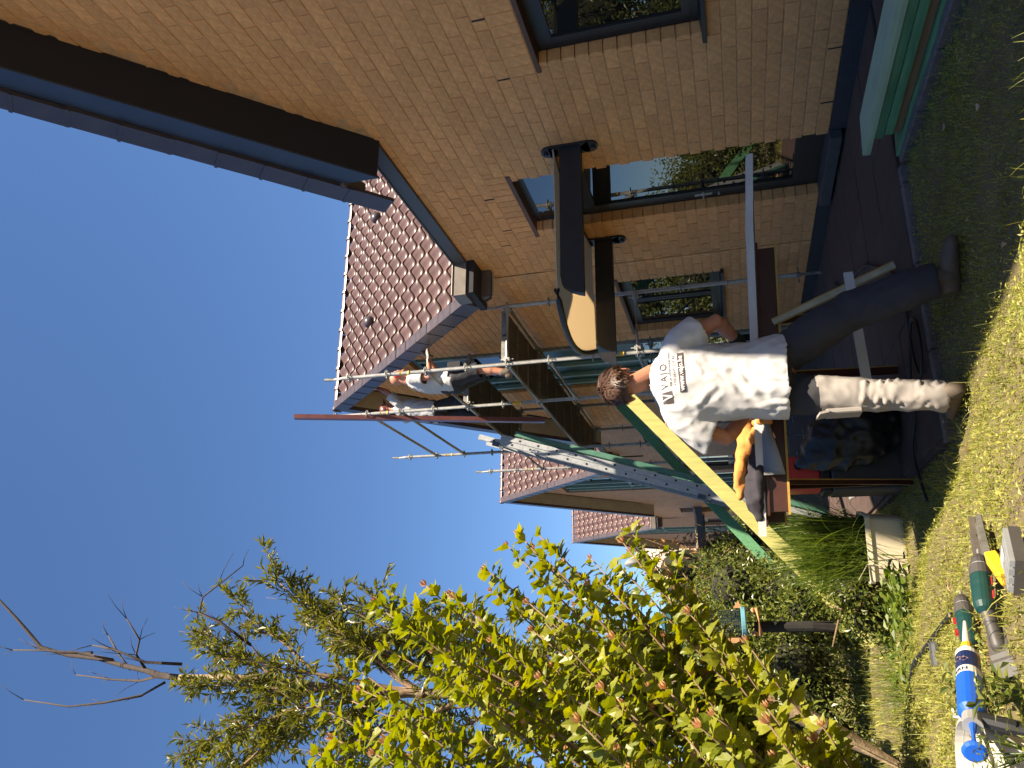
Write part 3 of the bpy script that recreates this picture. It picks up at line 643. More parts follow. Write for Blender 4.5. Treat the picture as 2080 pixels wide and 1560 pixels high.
# ------------------------------------------------------------------ door canopies
def canopy(y0, y1, label, mat, detail=True, X=WX):
    t = thing('door_canopy', (X, (y0+y1)/2, 2.2), label, 'canopy', None)
    for yy, n in ((y0, 0), (y1, 1)):
        w = 0.035; a = MB(); xe = 2.62 if n == 0 else 2.72
        pr = [(X-0.02, 2.10), (X-0.02, 2.28), (xe+0.10, 2.285), (xe+0.02, 2.27), (xe-0.03, 2.21), (xe-0.06, 2.14), (xe-0.07, 2.10)]
        a.prism([(x, yy-w, z) for x, z in pr], (0, 2*w, 0)); arm = a.build('arm', mat, t)
        if detail:
            b = MB(); b.box(X-0.022, X-0.001, yy-0.07, yy+0.07, 2.03, 2.37)
            for zz in (2.03, 2.37): b.lathe((X-0.022, yy, zz), (1, 0, 0), [(0, 0.07), (0.0205, 0.07)], 14)
            for zz in (2.0, 2.40): b.lathe((X-0.05, yy, zz), (1, 0, 0), [(0, 0.02), (0.028, 0.022)], 8)
            b.build('wall_bracket', mat, t)
    def edge(s):                                       # front edge bows outwards between the arms
        return 2.60+0.12*s-0.20*math.sin(PI*s)
    n = 14; top = []; V = []
    for i in range(n+1):
        s = i/n; y = y0-0.05+(y1-y0+0.10)*s; zc = 2.305+0.05*math.sin(PI*s)
        V.append([(X-0.01, y, zc+0.02), (edge(s), y, zc)])
    p = MB(); vs = []
    for q in V:
        for (x, y, z) in q: vs.append((x, y, z)); vs.append((x, y, z+0.008))
    fs = []
    for i in range(n):
        a, b = i*4, i*4+4
        fs += [(a, a+2, b+2, b), (a+1, b+1, b+3, a+3), (a+2, a+3, b+3, b+2), (a, b, b+1, a+1)]
    fs += [(0, 1, 3, 2), (n*4, n*4+2, n*4+3, n*4+1)]
    p.add(vs, fs); p.build('opal_panel', M['opal'], t)
    r = MB(); r.tube([(edge(i/n)-0.01, y0-0.05+(y1-y0+0.10)*i/n, 2.31+0.05*math.sin(PI*i/n)) for i in range(n+1)], 0.026, 8); r.build('front_rim', mat, t, smooth=True)
    r = MB(); r.tube([(X-0.02, y0-0.05+(y1-y0+0.10)*i/n, 2.335+0.05*math.sin(PI*i/n)) for i in range(n+1)], 0.018, 6); r.build('wall_rail', mat, t)
    if detail:
        r = MB(); r.prism([(2.655, y1-0.036, 2.10), (2.655, y1-0.036, 2.27), (2.60, y1-0.036, 2.25), (2.545, y1-0.036, 2.19), (2.52, y1-0.036, 2.10)], (0, -0.006, 0)); r.build('end_cap', M['grey_board'], t)
    return t
canopy(5.5, 7.15, 'curved door canopy with charcoal arms and opal sheet over the back door', M['canopy'])
canopy(24.6, 26.2, 'slate blue door canopy on the gable house left of the ladder', M['canopy_blue'], False)
canopy(34.3, 35.9, 'farthest slate blue door canopy, against the white house', M['canopy_blue'], False)

# ------------------------------------------------------------------ scaffold
SC = thing('scaffold', (3.36, 8.12, 0), 'galvanised ring scaffold with three plywood decks before the gable house', 'scaffold')
XO, XI = 3.0, 3.72
ring_me = None
def rosette_mesh():
    b = MB(); b.ring((0, 0, 0), (0, 0, 1), 0.056, 0.0055, 14, 5)
    for k in range(4):
        a = k*PI/2; b.beam((0.02*math.cos(a), 0.02*math.sin(a), 0), (0.055*math.cos(a), 0.055*math.sin(a), 0), 0.012, 0.008)
    for k in range(4):
        a = k*PI/2+PI/4; b.beam((0.02*math.cos(a), 0.02*math.sin(a), 0), (0.055*math.cos(a), 0.055*math.sin(a), 0), 0.008, 0.008)
    return shared(b, 'ring', M['steel'])
RING = rosette_mesh()
def standard(x, y, ztop, aged=False):
    m = M['steel_dark'] if aged else M['steel']
    b = MB(); b.tube([(x, y, 0.28), (x, y, ztop-0.24)], 0.0242, 12); b.tube([(x, y, ztop-0.25), (x, y, ztop)], 0.0195, 10)
    o = b.build('standard', m, SC, smooth=False)
    z = 0.5
    while z < ztop-0.2:
        r = link_mesh('ring', RING, o); r.location = Vector((x, y, z))-wloc(SC); z += 0.5
    b = MB(); b.tube([(x, y, 0.02), (x, y, 0.5)], 0.017, 8); b.bbox(x-0.075, x+0.075, y-0.075, y+0.075, 0.008, 0.02, 0.002); b.tube([(x-0.09, y, 0.26), (x+0.09, y, 0.26)], 0.008, 6); b.lathe((x, y, 0.24), (0, 0, 1), [(0, 0.03), (0.04, 0.03)], 10)
    b.build('base_jack', M['steel_dark'], o)
    for zz in ((ztop-1.06, ztop-3.0 if ztop > 6 else ztop-3.62) if ztop > 5 else ()):   # yellow inspection labels
        b = MB(); b.tube([(x, y, zz-0.06), (x, y, zz+0.06)], 0.0262, 12); b.build('inspection_label', M['yellow'], o)
    return o
for (x, y, z, a) in ((XO, 8.12, 5.83, 0), (XO, 9.65, 6.80, 0), (XO, 12.36, 6.83, 0), (XO, 13.87, 5.79, 0), (XI, 8.12, 3.78, 0), (XI, 9.67, 4.75, 1), (XI, 12.41, 4.75, 1), (XI, 14.03, 3.80, 1)):
    standard(x, y, z, a)
def ledger(a, b, name='ledger', aged=False, r=0.0238):
    a, b = Vector(a), Vector(b); d = (b-a).normalized(); q = MB(); q.tube([a+d*0.06, b-d*0.06], r, 10)
    for p, s in ((a, 1), (b, -1)):                    # wedge heads
        c = p+d*s*0.05; side = d.cross(Vector((0, 0, 1)))
        q.obox(c, d*0.022, side*0.024, Vector((0, 0, 0.034))); q.obox(c+d*s*0.006, d*0.006, side*0.003, Vector((0, 0, 0.075)))
    return q.build(name, M['steel_dark'] if aged else M['steel'], SC)
for y0, y1, zs in ((8.12, 9.65, (0.5, 2.0, 3.0, 3.5, 4.5)), (9.65, 12.36, (0.5, 2.0, 3.5, 4.5, 5.5, 6.0)), (12.36, 13.87, (0.5, 2.0, 3.5, 4.5))):
    for z in zs: ledger((XO, y0, z), (XO, y1, z))
for y0, y1 in ((8.12, 9.67), (9.67, 12.41), (12.41, 14.03)):
    for z in (0.5, 3.5): ledger((XI, y0, z), (XI, y1, z), aged=True)
for y, zs in ((8.12, (0.5, 2.0, 3.5)), (9.66, (2.0, 3.5, 4.5)), (12.38, (2.0, 3.5, 4.5)), (13.95, (2.0, 3.5))):
    for z in zs: ledger((XO, y, z), (XI, y, z), 'transom', aged=(y > 8.2))
ledger((XO, 9.65, 0.5), (XO, 12.36, 2.0), 'brace', True, 0.02)
def deck(y0, y1, z):
    for i, (a, b) in enumerate(((XO+0.045, XO+0.36), (XO+0.37, XI-0.04))):
        q = MB(); q.bbox(a, b, y0+0.03, y1-0.03, z+0.025, z+0.075, 0.004)
        o = q.build('deck_board', M['deck'], SC)
        for yy in (y0+0.03, y1-0.03):
            q = MB(); q.box(a+0.01, b-0.01, yy-0.012, yy+0.012, z+0.01, z+0.076); q.build('deck_hook', M['steel_dark'], o)
        n = int((y1-y0)/0.5)
        for k in range(1, n):
            q = MB(); yy = y0+(y1-y0)*k/n; q.box(a+0.004, b-0.004, yy-0.012, yy+0.012, z+0.012, z+0.024); q.build('deck_rib', M['steel_dark'], o)
deck(8.12, 9.65, 3.5); deck(9.65, 12.36, 3.5); deck(12.36, 13.9, 3.5); deck(9.65, 12.36, 4.5)

# long red-brown metal profile standing against the outer guard rail
q = MB(); a = Vector((2.935, 10.44, 3.62)); b = Vector((2.93, 9.36, 6.98)); d = (b-a).normalized(); s = Vector((1, 0, 0)); tt = d.cross(s).normalized()
q.obox((a+b)/2, s*0.012, tt*0.045, d*((b-a).length/2)); q.obox((a+b)/2+s*0.02-tt*0.04, s*0.03, tt*0.006, d*((b-a).length/2)); q.obox((a+b)/2+s*0.02+tt*0.04, s*0.03, tt*0.006, d*((b-a).length/2))
o = q.build('metal_profile', M['redboard']); tag(o, 'long red-brown metal profile propped upright against the scaffold guard rail', 'metal profile')

# ------------------------------------------------------------------ extension ladder leaning on the scaffold
LA, LB = Vector((1.43, 10.62, 0.0)), Vector((2.86, 10.62, 4.62))
LD = thing('extension_ladder', LA, 'three-section aluminium extension ladder leaning on the scaffold', 'ladder')
ld = (LB-LA).normalized(); ln = Vector((-ld.z, 0, ld.x)); L_ = (LB-LA).length       # ln: normal of the ladder plane (towards the garden)
def section(off, s0, s1, wy, mat, holes=True):
    for sg in (-1, 1):
        c = LA+ld*(s0+s1)/2*L_+ln*off; yy = Vector((0, sg*wy, 0))
        q = MB(); q.obox(c+yy, ld*((s1-s0)/2*L_), ln*0.034, Vector((0, 0.012, 0))); q.obox(c+yy-Vector((0, sg*0.012, 0)), ld*((s1-s0)/2*L_), ln*0.04, Vector((0, 0.004, 0)))
        st = q.build('stile', mat, LD)
        if sg < 0 and holes:
            k = 0.14
            while k < (s1-s0)*L_-0.1:
                p = LA+ld*(s0*L_+k)+ln*off+yy+Vector((0, -0.012, 0)); h = MB(); h.lathe(p, (0, -1, 0), [(0, 0.016), (0.004, 0.016), (0.004, 0.010)], 10); h.build('rung_end', M['black'], st); k += 0.28
    k = 0.14
    while k < (s1-s0)*L_-0.1:
        p = LA+ld*(s0*L_+k)+ln*off; h = MB(); h.tube([p+Vector((0, -wy, 0)), p+Vector((0, wy, 0))], 0.015, 8); h.build('rung', M['alu'], LD); k += 0.28
section(-0.09, 0.0, 0.88, 0.235, M['alu_green_reflect'], False)
section(0.0, 0.02, 0.92, 0.21, M['alu']); section(0.075, 0.10, 0.99, 0.185, M['alu'])
for s in (0.32, 0.93):
    q = MB(); q.obox(LA+ld*L_*s+ln*0.12+Vector((0, -0.2, 0)), ld*0.05, ln*0.03, Vector((0, 0.02, 0))); q.lathe(LA+ld*L_*(s-0.02)+ln*0.15+Vector((0, -0.22, 0)), (0, 1, 0), [(0, 0.03), (0.03, 0.03)], 12); q.build('hook', M['canopy_blue'], LD)

# ------------------------------------------------------------------ leaning treated planks
def plank(name, a, b, wide, thick, nrm, mat, label, cat='plank', group=None):
    a, b = Vector(a), Vector(b); d = (b-a).normalized(); n = Vector(nrm); n = (n-d*n.dot(d)).normalized(); s = d.cross(n)
    q = MB(); bm = bmesh.new(); bmesh.ops.create_cube(bm, size=1.0); h = (b-a).length
    bmesh.ops.bevel(bm, geom=bm.edges[:], offset=0.0, affect='EDGES') if False else None
    for v in bm.verts: v.co = Vector((v.co.x*wide, v.co.y*thick, v.co.z*h))
    bmesh.ops.bevel(bm, geom=bm.edges[:], offset=0.004, segments=1, affect='EDGES')
    for v in bm.verts: v.co = s*v.co.x+n*v.co.y+d*v.co.z
    bm.verts.index_update(); c = (a+b)/2
    me = bpy.data.meshes.new(name); bm.to_mesh(me); bm.free(); me.materials.append(mat)
    o = link_mesh(name, me, None, c); 
    if label: tag(o, label, cat, group)
    return o
plank('timber_plank', (-0.02, 7.35, 0.06), (2.55, 7.72, 2.23), 0.135, 0.04, (0, -1, 0), M['treated'], 'sunlit yellow-green treated plank leaning in front of the ladder')
plank('timber_plank', (0.10, 11.1, 0.03), (3.32, 11.15, 2.64), 0.14, 0.04, (0, -1, 0), M['treated_green_shade'], 'green treated plank leaning behind the ladder')  # darkened colour gives this plank the shade the sun does not leave

# ------------------------------------------------------------------ stack of green treated planks on the path
rows = [(0.006, 2.66, 2.88, 4.34, 'treated_green_shade'), (0.052, 2.69, 2.86, 4.13, 'treated_brown'), (0.098, 2.672, 2.88, 4.12, 'treated_green_shade'), (0.144, 2.68, 2.86, 4.16, 'treated_green_shade'), (0.19, 2.675, 2.885, 4.30, 'treated_skylit')]
names = ['lowest green plank of the stack beside the brick wall, bark edge chipped', 'brown-sided plank, second from the bottom of the green stack', 'middle green plank of the stack beside the brick wall', 'green plank just under the skylit top plank of the stack', 'green top plank of the stack beside the brick wall, coloured pale for skylight']
for i, (z, xa, xb, ye, mt) in enumerate(rows):
    q = MB(); n = 26; vs = []; fs = []
    for j in range(n+1):
        y = 0.6+(ye-0.6)*j/n; sh = 0.035*(y-4.2)/3.0
        chip = 0.0
        if i == 0: chip = max(0, noise.noise(Vector((y*6, 1.7, 0))))*0.07
        if i in (1, 2, 3): chip = 0.003*noise.noise(Vector((y*3, i*5.0, 0)))
        x0, x1 = xa-sh+chip, xb-sh
        if j == n and i in (0, 4): pass
        ee = 0.08 if (j == n and i in (0, 4)) else 0
        vs += [(x0, y, z), (x1, y-ee, z), (x1, y-ee, z+0.042), (x0+(0.004 if i else 0.004), y, z+0.042), (x0, y, z+0.021)]
    for j in range(n):
        a, b = j*5, j*5+5; fs += [(a, b, b+1, a+1), (a+1, b+1, b+2, a+2), (a+2, b+2, b+3, a+3), (a+3, b+3, b+4, a+4), (a+4, b+4, b, a)]
    fs += [(0, 1, 2, 3, 4), (n*5+4, n*5+3, n*5+2, n*5+1, n*5)]
    q.add(vs, fs); o = q.build('timber_plank', M[mt]); tag(o, names[i], 'plank', 'stack of green treated planks')

# ------------------------------------------------------------------ saw table of film-faced plywood
TB = thing('work_table', (1.45, 4.75, 0), 'brown film-faced plywood saw table behind the foreground worker', 'table')
def tz(x): return 0.862+(2.33-x)*0.045          # the table stands a little out of level
def slat(x0, x1, y0, y1, dz0, dz1, name, mat):
    q = MB(); q.add([(x0, y0, tz(x0)+dz0), (x1, y0, tz(x1)+dz0), (x1, y1, tz(x1)+dz0), (x0, y1, tz(x0)+dz0), (x0, y0, tz(x0)+dz1), (x1, y0, tz(x1)+dz1), (x1, y1, tz(x1)+dz1), (x0, y1, tz(x0)+dz1)],
        [(0, 3, 2, 1), (4, 5, 6, 7), (0, 1, 5, 4), (1, 2, 6, 5), (2, 3, 7, 6), (3, 0, 4, 7)]); return q.build(name, mat, TB)
for y in (4.58, 5.02):
    slat(0.68, 2.30, y, y+0.02, -0.115, -0.02, 'apron', M['film_ply']); slat(0.66, 2.34, y-0.012, y+0.032, -0.128, -0.116, 'apron_edge', M['ply_edge']); slat(0.66, 2.34, y-0.012, y+0.032, -0.019, -0.006, 'apron_edge', M['film_ply'])
for x in (0.75, 1.45, 2.1): slat(x, x+0.02, 4.60, 5.02, -0.11, -0.02, 'cross_rail', M['film_ply'])
slat(0.70, 2.2, 4.60, 5.03, -0.005, 0.004, 'top_sheet', M['film_ply'])
def leg(a, b, w=0.05, t_=0.02, mat='film_ply'):
    q = MB(); q.beam(a, b, w, t_, (0, 1, 0)); o = q.build('leg', M[mat], TB)
    q = MB(); d = (Vector(b)-Vector(a)).normalized(); s = d.cross(Vector((0, 1, 0))).normalized()
    q.beam(Vector(a)+s*w/2+Vector((0, 0, 0)), Vector(b)+s*w/2, 0.007, t_+0.004, (0, 1, 0)); q.build('leg_edge', M['ply_edge'], o)
leg((0.92, 4.98, 0.86), (0.95, 5.35, 0.02), 0.03); leg((0.90, 5.05, 0.86), (1.02, 5.75, 0.02), 0.03); leg((1.62, 5.05, 0.80), (1.66, 5.25, 0.02)); leg((2.0, 5.05, 0.78), (2.08, 5.25, 0.02))
leg((1.80, 4.57, 0.80), (2.02, 4.42, 0.13), 0.035, 0.03, 'pale_wood')
q = MB(); q.obox((1.66, 4.46, 0.36), Vector((0.36, 0, 0.01)), Vector((0, 0.012, 0)), Vector((0, 0, 0.025))); q.build('stretcher', M['white_board'], TB)
# long pale board lying on the table, mitred left end
def board(name, pts_top, th, mat, label, cat):
    q = MB(); n = len(pts_top); q.add(pts_top+[(x, y, z-th) for x, y, z in pts_top], [tuple(range(n)), tuple(range(2*n-1, n-1, -1))]+[(i, n+i, n+(i+1) % n, (i+1) % n) for i in range(n)])
    o = q.build(name, mat); return tag(o, label, cat)
zt = lambda x: tz(x)+0.046
board('trim_board', [(0.55, 4.62, zt(0.55)), (1.0, 4.55, zt(1.0)), (1.9, 4.52, zt(1.9)), (2.45, 4.5, zt(2.45)-0.002), (2.92, 4.48, 0.862), (2.92, 4.56, 0.866), (2.45, 4.61, zt(2.45)+0.002), (1.9, 4.65, zt(1.9)), (1.0, 4.70, zt(1.0))], 0.042, M['white_board'], 'long white trim board with pointed end lying across the saw table', 'board')
board('trim_board', [(0.66, 4.72, zt(0.66)-0.02), (2.12, 4.72, zt(2.12)-0.02), (2.12, 4.90, zt(2.12)-0.02), (0.66, 4.90, zt(0.66)-0.02)], 0.018, M['grey_board'], 'short grey board under the clothes at the back of the saw table', 'board')
q = MB(); n = 10; vs = []; fs = []
for i in range(n+1):
    s = i/n; x = 1.28-0.40*s; 
    vs += [(x, 4.535+0.012*math.sin(s*9), tz(x)+0.006), (x-0.01, 4.50+0.03*math.sin(s*5+1), tz(x)-0.02-0.085*s**1.2)]
for i in range(n): fs.append((2*i, 2*i+2, 2*i+3, 2*i+1))
q.add(vs, fs); o = q.build('foil_sheet', M['grey_board'], None, smooth=True, recalc=False); sm = o.modifiers.new('thick', 'SOLIDIFY'); sm.thickness = 0.004
tag(o, 'grey protective sheet hanging over the front edge of the saw table', 'sheet')
# ------------------------------------------------------------------ people
def rtube(mb, pts, rads, seg=14, round_a=True, round_b=True):      # tapered tube with rounded ends, closed
    pts = [Vector(p) for p in pts]; rads = list(rads); A = []; R = []
    if round_a:
        d = (pts[0]-pts[1]).normalized()
        for t in (0.985, 0.8, 0.45): A.append(pts[0]+d*rads[0]*t); R.append(rads[0]*math.sqrt(1-t*t))
    n = len(pts)
    for i in range(n):
        A.append(pts[i]); R.append(rads[i])
        if i < n-1: A.append((pts[i]+pts[i+1])/2); R.append((rads[i]+rads[i+1])/2)
    if round_b:
        d = (pts[-1]-pts[-2]).normalized()
        for t in (0.45, 0.8, 0.985): A.append(pts[-1]+d*rads[-1]*t); R.append(rads[-1]*math.sqrt(1-t*t))
    mb.tube(A, R, seg); return mb
def ellip(mb, c, axes, seg=16, rings=10):
    c = Vector(c); a, b, d = [Vector(v) for v in axes]; vs = []; fs = []
    for i in range(1, rings):
        th = PI*i/rings
        for k in range(seg):
            ph = 2*PI*k/seg; vs.append(c+a*math.sin(th)*math.cos(ph)+b*math.sin(th)*math.sin(ph)+d*math.cos(th))
    T = len(vs); vs += [c+d, c-d]
    for i in range(rings-2):
        for k in range(seg): fs.append((i*seg+k, (i+1)*seg+k, (i+1)*seg+(k+1) % seg, i*seg+(k+1) % seg))
    for k in range(seg): fs.append((T, k, (k+1) % seg)); fs.append((T+1, (rings-2)*seg+(k+1) % seg, (rings-2)*seg+k))
    return mb.add(vs, fs)
def loft(mb, rings, seg=28):               # rings: (centre, half vector a, half vector b)
    vs = []; fs = []; n = len(rings)
    for (c, a, b) in rings:
        c, a, b = Vector(c), Vector(a), Vector(b)
        for k in range(seg):
            th = 2*PI*k/seg; vs.append(c+a*math.cos(th)+b*math.sin(th))
    for i in range(n-1):
        for k in range(seg): fs.append((i*seg+k, i*seg+(k+1) % seg, (i+1)*seg+(k+1) % seg, (i+1)*seg+k))
    fs.append(tuple(range(seg))[::-1]); fs.append(tuple((n-1)*seg+k for k in range(seg)))
    return mb.add(vs, fs)
def organic(mb, voxel, iters=3):           # one continuous skin over overlapping closed shapes
    o = mb.build('tmp', M['skin'], None); md = o.modifiers.new('r', 'REMESH'); md.mode = 'VOXEL'; md.voxel_size = voxel
    dg = bpy.context.evaluated_depsgraph_get(); me = bpy.data.meshes.new_from_object(o.evaluated_get(dg))
    COL.objects.unlink(o); bpy.data.objects.remove(o)
    V = np.empty(len(me.vertices)*3, np.float32); me.vertices.foreach_get('co', V); V = V.reshape(-1, 3)
    E = np.empty(len(me.edges)*2, np.int32); me.edges.foreach_get('vertices', E); E = E.reshape(-1, 2)
    F = [tuple(p.vertices) for p in me.polygons]; cnt = np.bincount(E.ravel(), minlength=len(V))[:, None].astype(np.float32)
    for _ in range(iters):
        s = np.zeros_like(V); np.add.at(s, E[:, 0], V[E[:, 1]]); np.add.at(s, E[:, 1], V[E[:, 0]]); V = V*0.5+0.5*s/np.maximum(cnt, 1)
    bpy.data.meshes.remove(me); return V, F
def vnormals(V, F):
    Nn = np.zeros_like(V); Q = np.array([f if len(f) == 4 else (f[0], f[1], f[2], f[2]) for f in F])
    n = np.cross(V[Q[:, 2]]-V[Q[:, 0]], V[Q[:, 3]]-V[Q[:, 1]])
    for k in range(4): np.add.at(Nn, Q[:, k], n)
    return Nn/np.maximum(np.linalg.norm(Nn, axis=1, keepdims=True), 1e-9)
def cloth(name, mb, voxel, mats, parent, amp=0.010, cuts=(), seed=0, iters=3, pick=None, freq=1.0, folds=()):
    V, F = organic(mb, voxel, iters); Nn = vnormals(V, F); out = V.copy()
    for i in range(len(V)):
        p = Vector(V[i]); a = seed*3.1
        q1 = Vector((p.x*9*freq+p.z*5*freq+a, p.y*9*freq, p.z*6*freq-p.x*6*freq)); q2 = Vector((p.x*16*freq-p.z*9+a, p.y*15*freq, p.z*13*freq+p.x*6))
        d = (1-2*abs(noise.noise(q1)))*amp*0.9+(1-2*abs(noise.noise(q2)))*amp*0.35-amp*0.45
        for (fa, fb, fr, fd) in folds:                     # sharp pull folds: segment, radius, depth
            fa, fb = Vector(fa), Vector(fb); ab = fb-fa; tt = max(0, min(1, (p-fa).dot(ab)/ab.length_squared)); dist = (p-(fa+ab*tt)).length
            if dist < fr*2.2: d += fd*math.exp(-(dist/fr)**2)-0.55*fd*math.exp(-((dist-1.4*fr)/(0.7*fr))**2)
        out[i] = V[i]+Nn[i]*d
    keep = []
    for f in F:
        c = out[list(f)].mean(0); n = Nn[list(f)].mean(0); drop = False
        for (cp, cd, cr) in cuts:
            cd_ = np.array(Vector(cd).normalized()); k = float((c-np.array(cp)) @ cd_)
            if abs(k) < voxel*2.2 and float(n @ cd_) > 0.55 and np.linalg.norm(c-np.array(cp)) < cr: drop = True
        if not drop: keep.append(f)
    me = bpy.data.meshes.new(name); o0 = np.array(wloc(parent)); me.from_pydata((out-o0).tolist(), [], keep)
    for m_ in mats: me.materials.append(m_)
    if pick: me.polygons.foreach_set('material_index', [pick(out[list(f)].mean(0)) for f in keep])
    me.polygons.foreach_set('use_smooth', [True]*len(me.polygons)); me.update()
    o = link_mesh(name, me, parent); return o, out, keep
def hand(mb, wrist, d, back, curl=0.6, s=1.0, spread=0.02):
    """palm and five bent fingers; d = direction of the hand, back = back-of-hand normal, thumb on the side back x d"""
    d = Vector(d).normalized(); bk = Vector(back); bk = (bk-d*bk.dot(d)).normalized(); side = bk.cross(d).normalized(); wrist = Vector(wrist)
    ellip(mb, wrist+d*0.048*s, (side*0.043*s, bk*0.017*s, d*0.055*s), 12, 8)
    for k, (off, ln) in enumerate(((0.033, 0.070), (0.011, 0.080), (-0.011, 0.075), (-0.032, 0.058))):
        p = wrist+d*0.088*s+side*off*s; pts = [p-d*0.02*s]; cur = d.copy(); a = 0.0
        for j, fl in enumerate((0.45, 0.32, 0.23)):
            pts.append(pts[-1]+cur*(ln*s*fl+(0.02*s if j == 0 else 0))); a += curl*(0.7 if j == 0 else 1.0); cur = (d*math.cos(a)-bk*math.sin(a)).normalized()
        rtube(mb, pts, [0.0095*s, 0.009*s, 0.0085*s, 0.0072*s], 8)
    p = wrist+d*0.025*s+side*0.032*s; q = p+(d*0.6+side*0.75-bk*0.25).normalized()*0.042*s; r = q+(d*0.85+side*0.2-bk*0.5).normalized()*0.036*s
    rtube(mb, [p, q, r], [0.012*s, 0.0105*s, 0.0085*s], 8)
def head_shape(mb, c, F, U, s=1.0, ears=True):
    c, F, U = Vector(c), Vector(F).normalized(), Vector(U).normalized(); U = (U-F*U.dot(F)).normalized(); R = F.cross(U)
    ellip(mb, c+U*0.025*s-F*0.012*s, (R*0.076*s, F*0.098*s, U*0.092*s), 18, 12)          # skull
    ellip(mb, c+F*0.025*s-U*0.035*s, (R*0.062*s, F*0.070*s, U*0.085*s), 16, 10)          # face
    ellip(mb, c+F*0.060*s-U*0.088*s, (R*0.035*s, F*0.030*s, U*0.026*s), 12, 8)           # chin
    ellip(mb, c+F*0.030*s-U*0.070*s, (R*0.055*s, F*0.052*s, U*0.035*s), 12, 8)           # jaw
    rtube(mb, [c+F*0.088*s+U*0.012*s, c+F*0.112*s-U*0.030*s], [0.010*s, 0.015*s], 8)     # nose
    ellip(mb, c+F*0.082*s+U*0.030*s, (R*0.055*s, F*0.014*s, U*0.012*s), 12, 8)           # brow
    for sg in (-1, 1):
        ellip(mb, c+F*0.082*s-U*0.062*s+R*sg*0.012*s, (R*0.018*s, F*0.012*s, U*0.007*s), 8, 6)   # lips
        if ears:
            e = c+R*sg*0.080*s-F*0.008*s-U*0.012*s; o = (R*sg*0.8-F*0.5).normalized()
            pts = [e-U*0.026*s+o*0.004*s, e-U*0.010*s+o*0.016*s-F*0.010*s, e+U*0.012*s+o*0.020*s-F*0.012*s, e+U*0.028*s+o*0.015*s, e+U*0.026*s+F*0.012*s+o*0.004*s]
            rtube(mb, pts, [0.0085*s, 0.0065*s, 0.006*s, 0.006*s, 0.006*s], 8); ellip(mb, e+o*0.004*s, (o*0.010*s, U*0.024*s, F*0.012*s), 10, 8)
def hair(parent, c, F, U, s, n, length, mat, seed=3, front=0.30, low=-0.62):
    c, F, U = Vector(c), Vector(F).normalized(), Vector(U).normalized(); U = (U-F*U.dot(F)).normalized(); R = F.cross(U); rr = random.Random(seed); mb = MB()
    cc = c+U*0.025*s-F*0.012*s
    def ok(v): return (v.dot(F) < front or v.dot(U) > 0.62) and v.dot(U) > (low if v.dot(F) < -0.15 else low+0.75*(v.dot(F)+0.15)+0.12) and not (abs(v.dot(R)) > 0.78 and -0.62 < v.dot(U) < 0.0 and v.dot(F) > -0.35)
    rings, seg = 22, 32; vs = []; idx = {}; fs = []
    for i in range(rings+1):
        th = PI*i/rings
        for k in range(seg):
            ph = 2*PI*k/seg; v = R*math.sin(th)*math.cos(ph)+F*math.sin(th)*math.sin(ph)+U*math.cos(th)
            idx[(i, k)] = len(vs) if ok(v) else None
            if ok(v):
                b = 1.045+0.03*noise.noise(v*6+Vector((seed, 0, 0))); vs.append(cc+R*v.dot(R)*0.076*s*b+F*v.dot(F)*0.098*s*b+U*v.dot(U)*0.092*s*b)
    for i in range(rings):
        for k in range(seg):
            q = [idx[(i, k)], idx[(i+1, k)], idx[(i+1, (k+1) % seg)], idx[(i, (k+1) % seg)]]
            if None not in q: fs.append(tuple(q))
    mb.add(vs, fs)
    m_ = 0
    while m_ < n:
        v = Vector((rr.gauss(0, 1), rr.gauss(0, 1), rr.gauss(0, 1))).normalized()
        if not ok(v): continue
        m_ += 1
        p = cc+R*v.dot(R)*0.078*s+F*v.dot(F)*0.100*s+U*v.dot(U)*0.094*s
        wh = noise.noise_vector(v*3.2+Vector((seed, 2, 1)))
        fl = (-U*0.75-F*0.15*(1 if v.dot(U) < 0.6 else -2.5)+wh*0.9); fl = (fl-v*fl.dot(v))
        if fl.length > 1e-4: fl.normalize()
        L_h = length*s*rr.uniform(0.6, 1.15)*(1.0 if v.dot(U) > -0.15 else 0.55); side = v.cross(fl).normalized()*0.0022*s
        a = p; b = p+(v*0.75+fl*0.6).normalized()*L_h*0.5; e = b+(v*0.18+fl*1.0+Vector((rr.uniform(-.3, .3),)*3)*0.5).normalized()*L_h*0.5
        mb.add([a-side, a+side, b+side, b-side, e], [(0, 1, 2, 3), (3, 2, 4)])
    return mb.build('hair', mat, parent, recalc=False)
def shoe(mb, ank, d, s=1.0):
    ank = Vector(ank); d = Vector((d[0], d[1], 0)).normalized(); sd = Vector((-d.y, d.x, 0)); g = Vector((ank.x, ank.y, ank.z-0.085*s))
    loft(mb, [(g-d*0.075*s+Vector((0, 0, 0.045*s)), sd*0.030*s, Vector((0, 0, 0.042*s))), (g-d*0.05*s+Vector((0, 0, 0.05*s)), sd*0.040*s, Vector((0, 0, 0.052*s))), (g+Vector((0, 0, 0.055*s)), sd*0.042*s, Vector((0, 0, 0.056*s))),
        (g+d*0.07*s+Vector((0, 0, 0.042*s)), sd*0.047*s, Vector((0, 0, 0.042*s))), (g+d*0.14*s+Vector((0, 0, 0.033*s)), sd*0.048*s, Vector((0, 0, 0.033*s))), (g+d*0.185*s+Vector((0, 0, 0.025*s)), sd*0.033*s, Vector((0, 0, 0.022*s)))], 16)
    rtube(mb, [ank+Vector((0, 0, 0.05*s)), g+Vector((0, 0, 0.06*s))], [0.047*s, 0.05*s], 14)
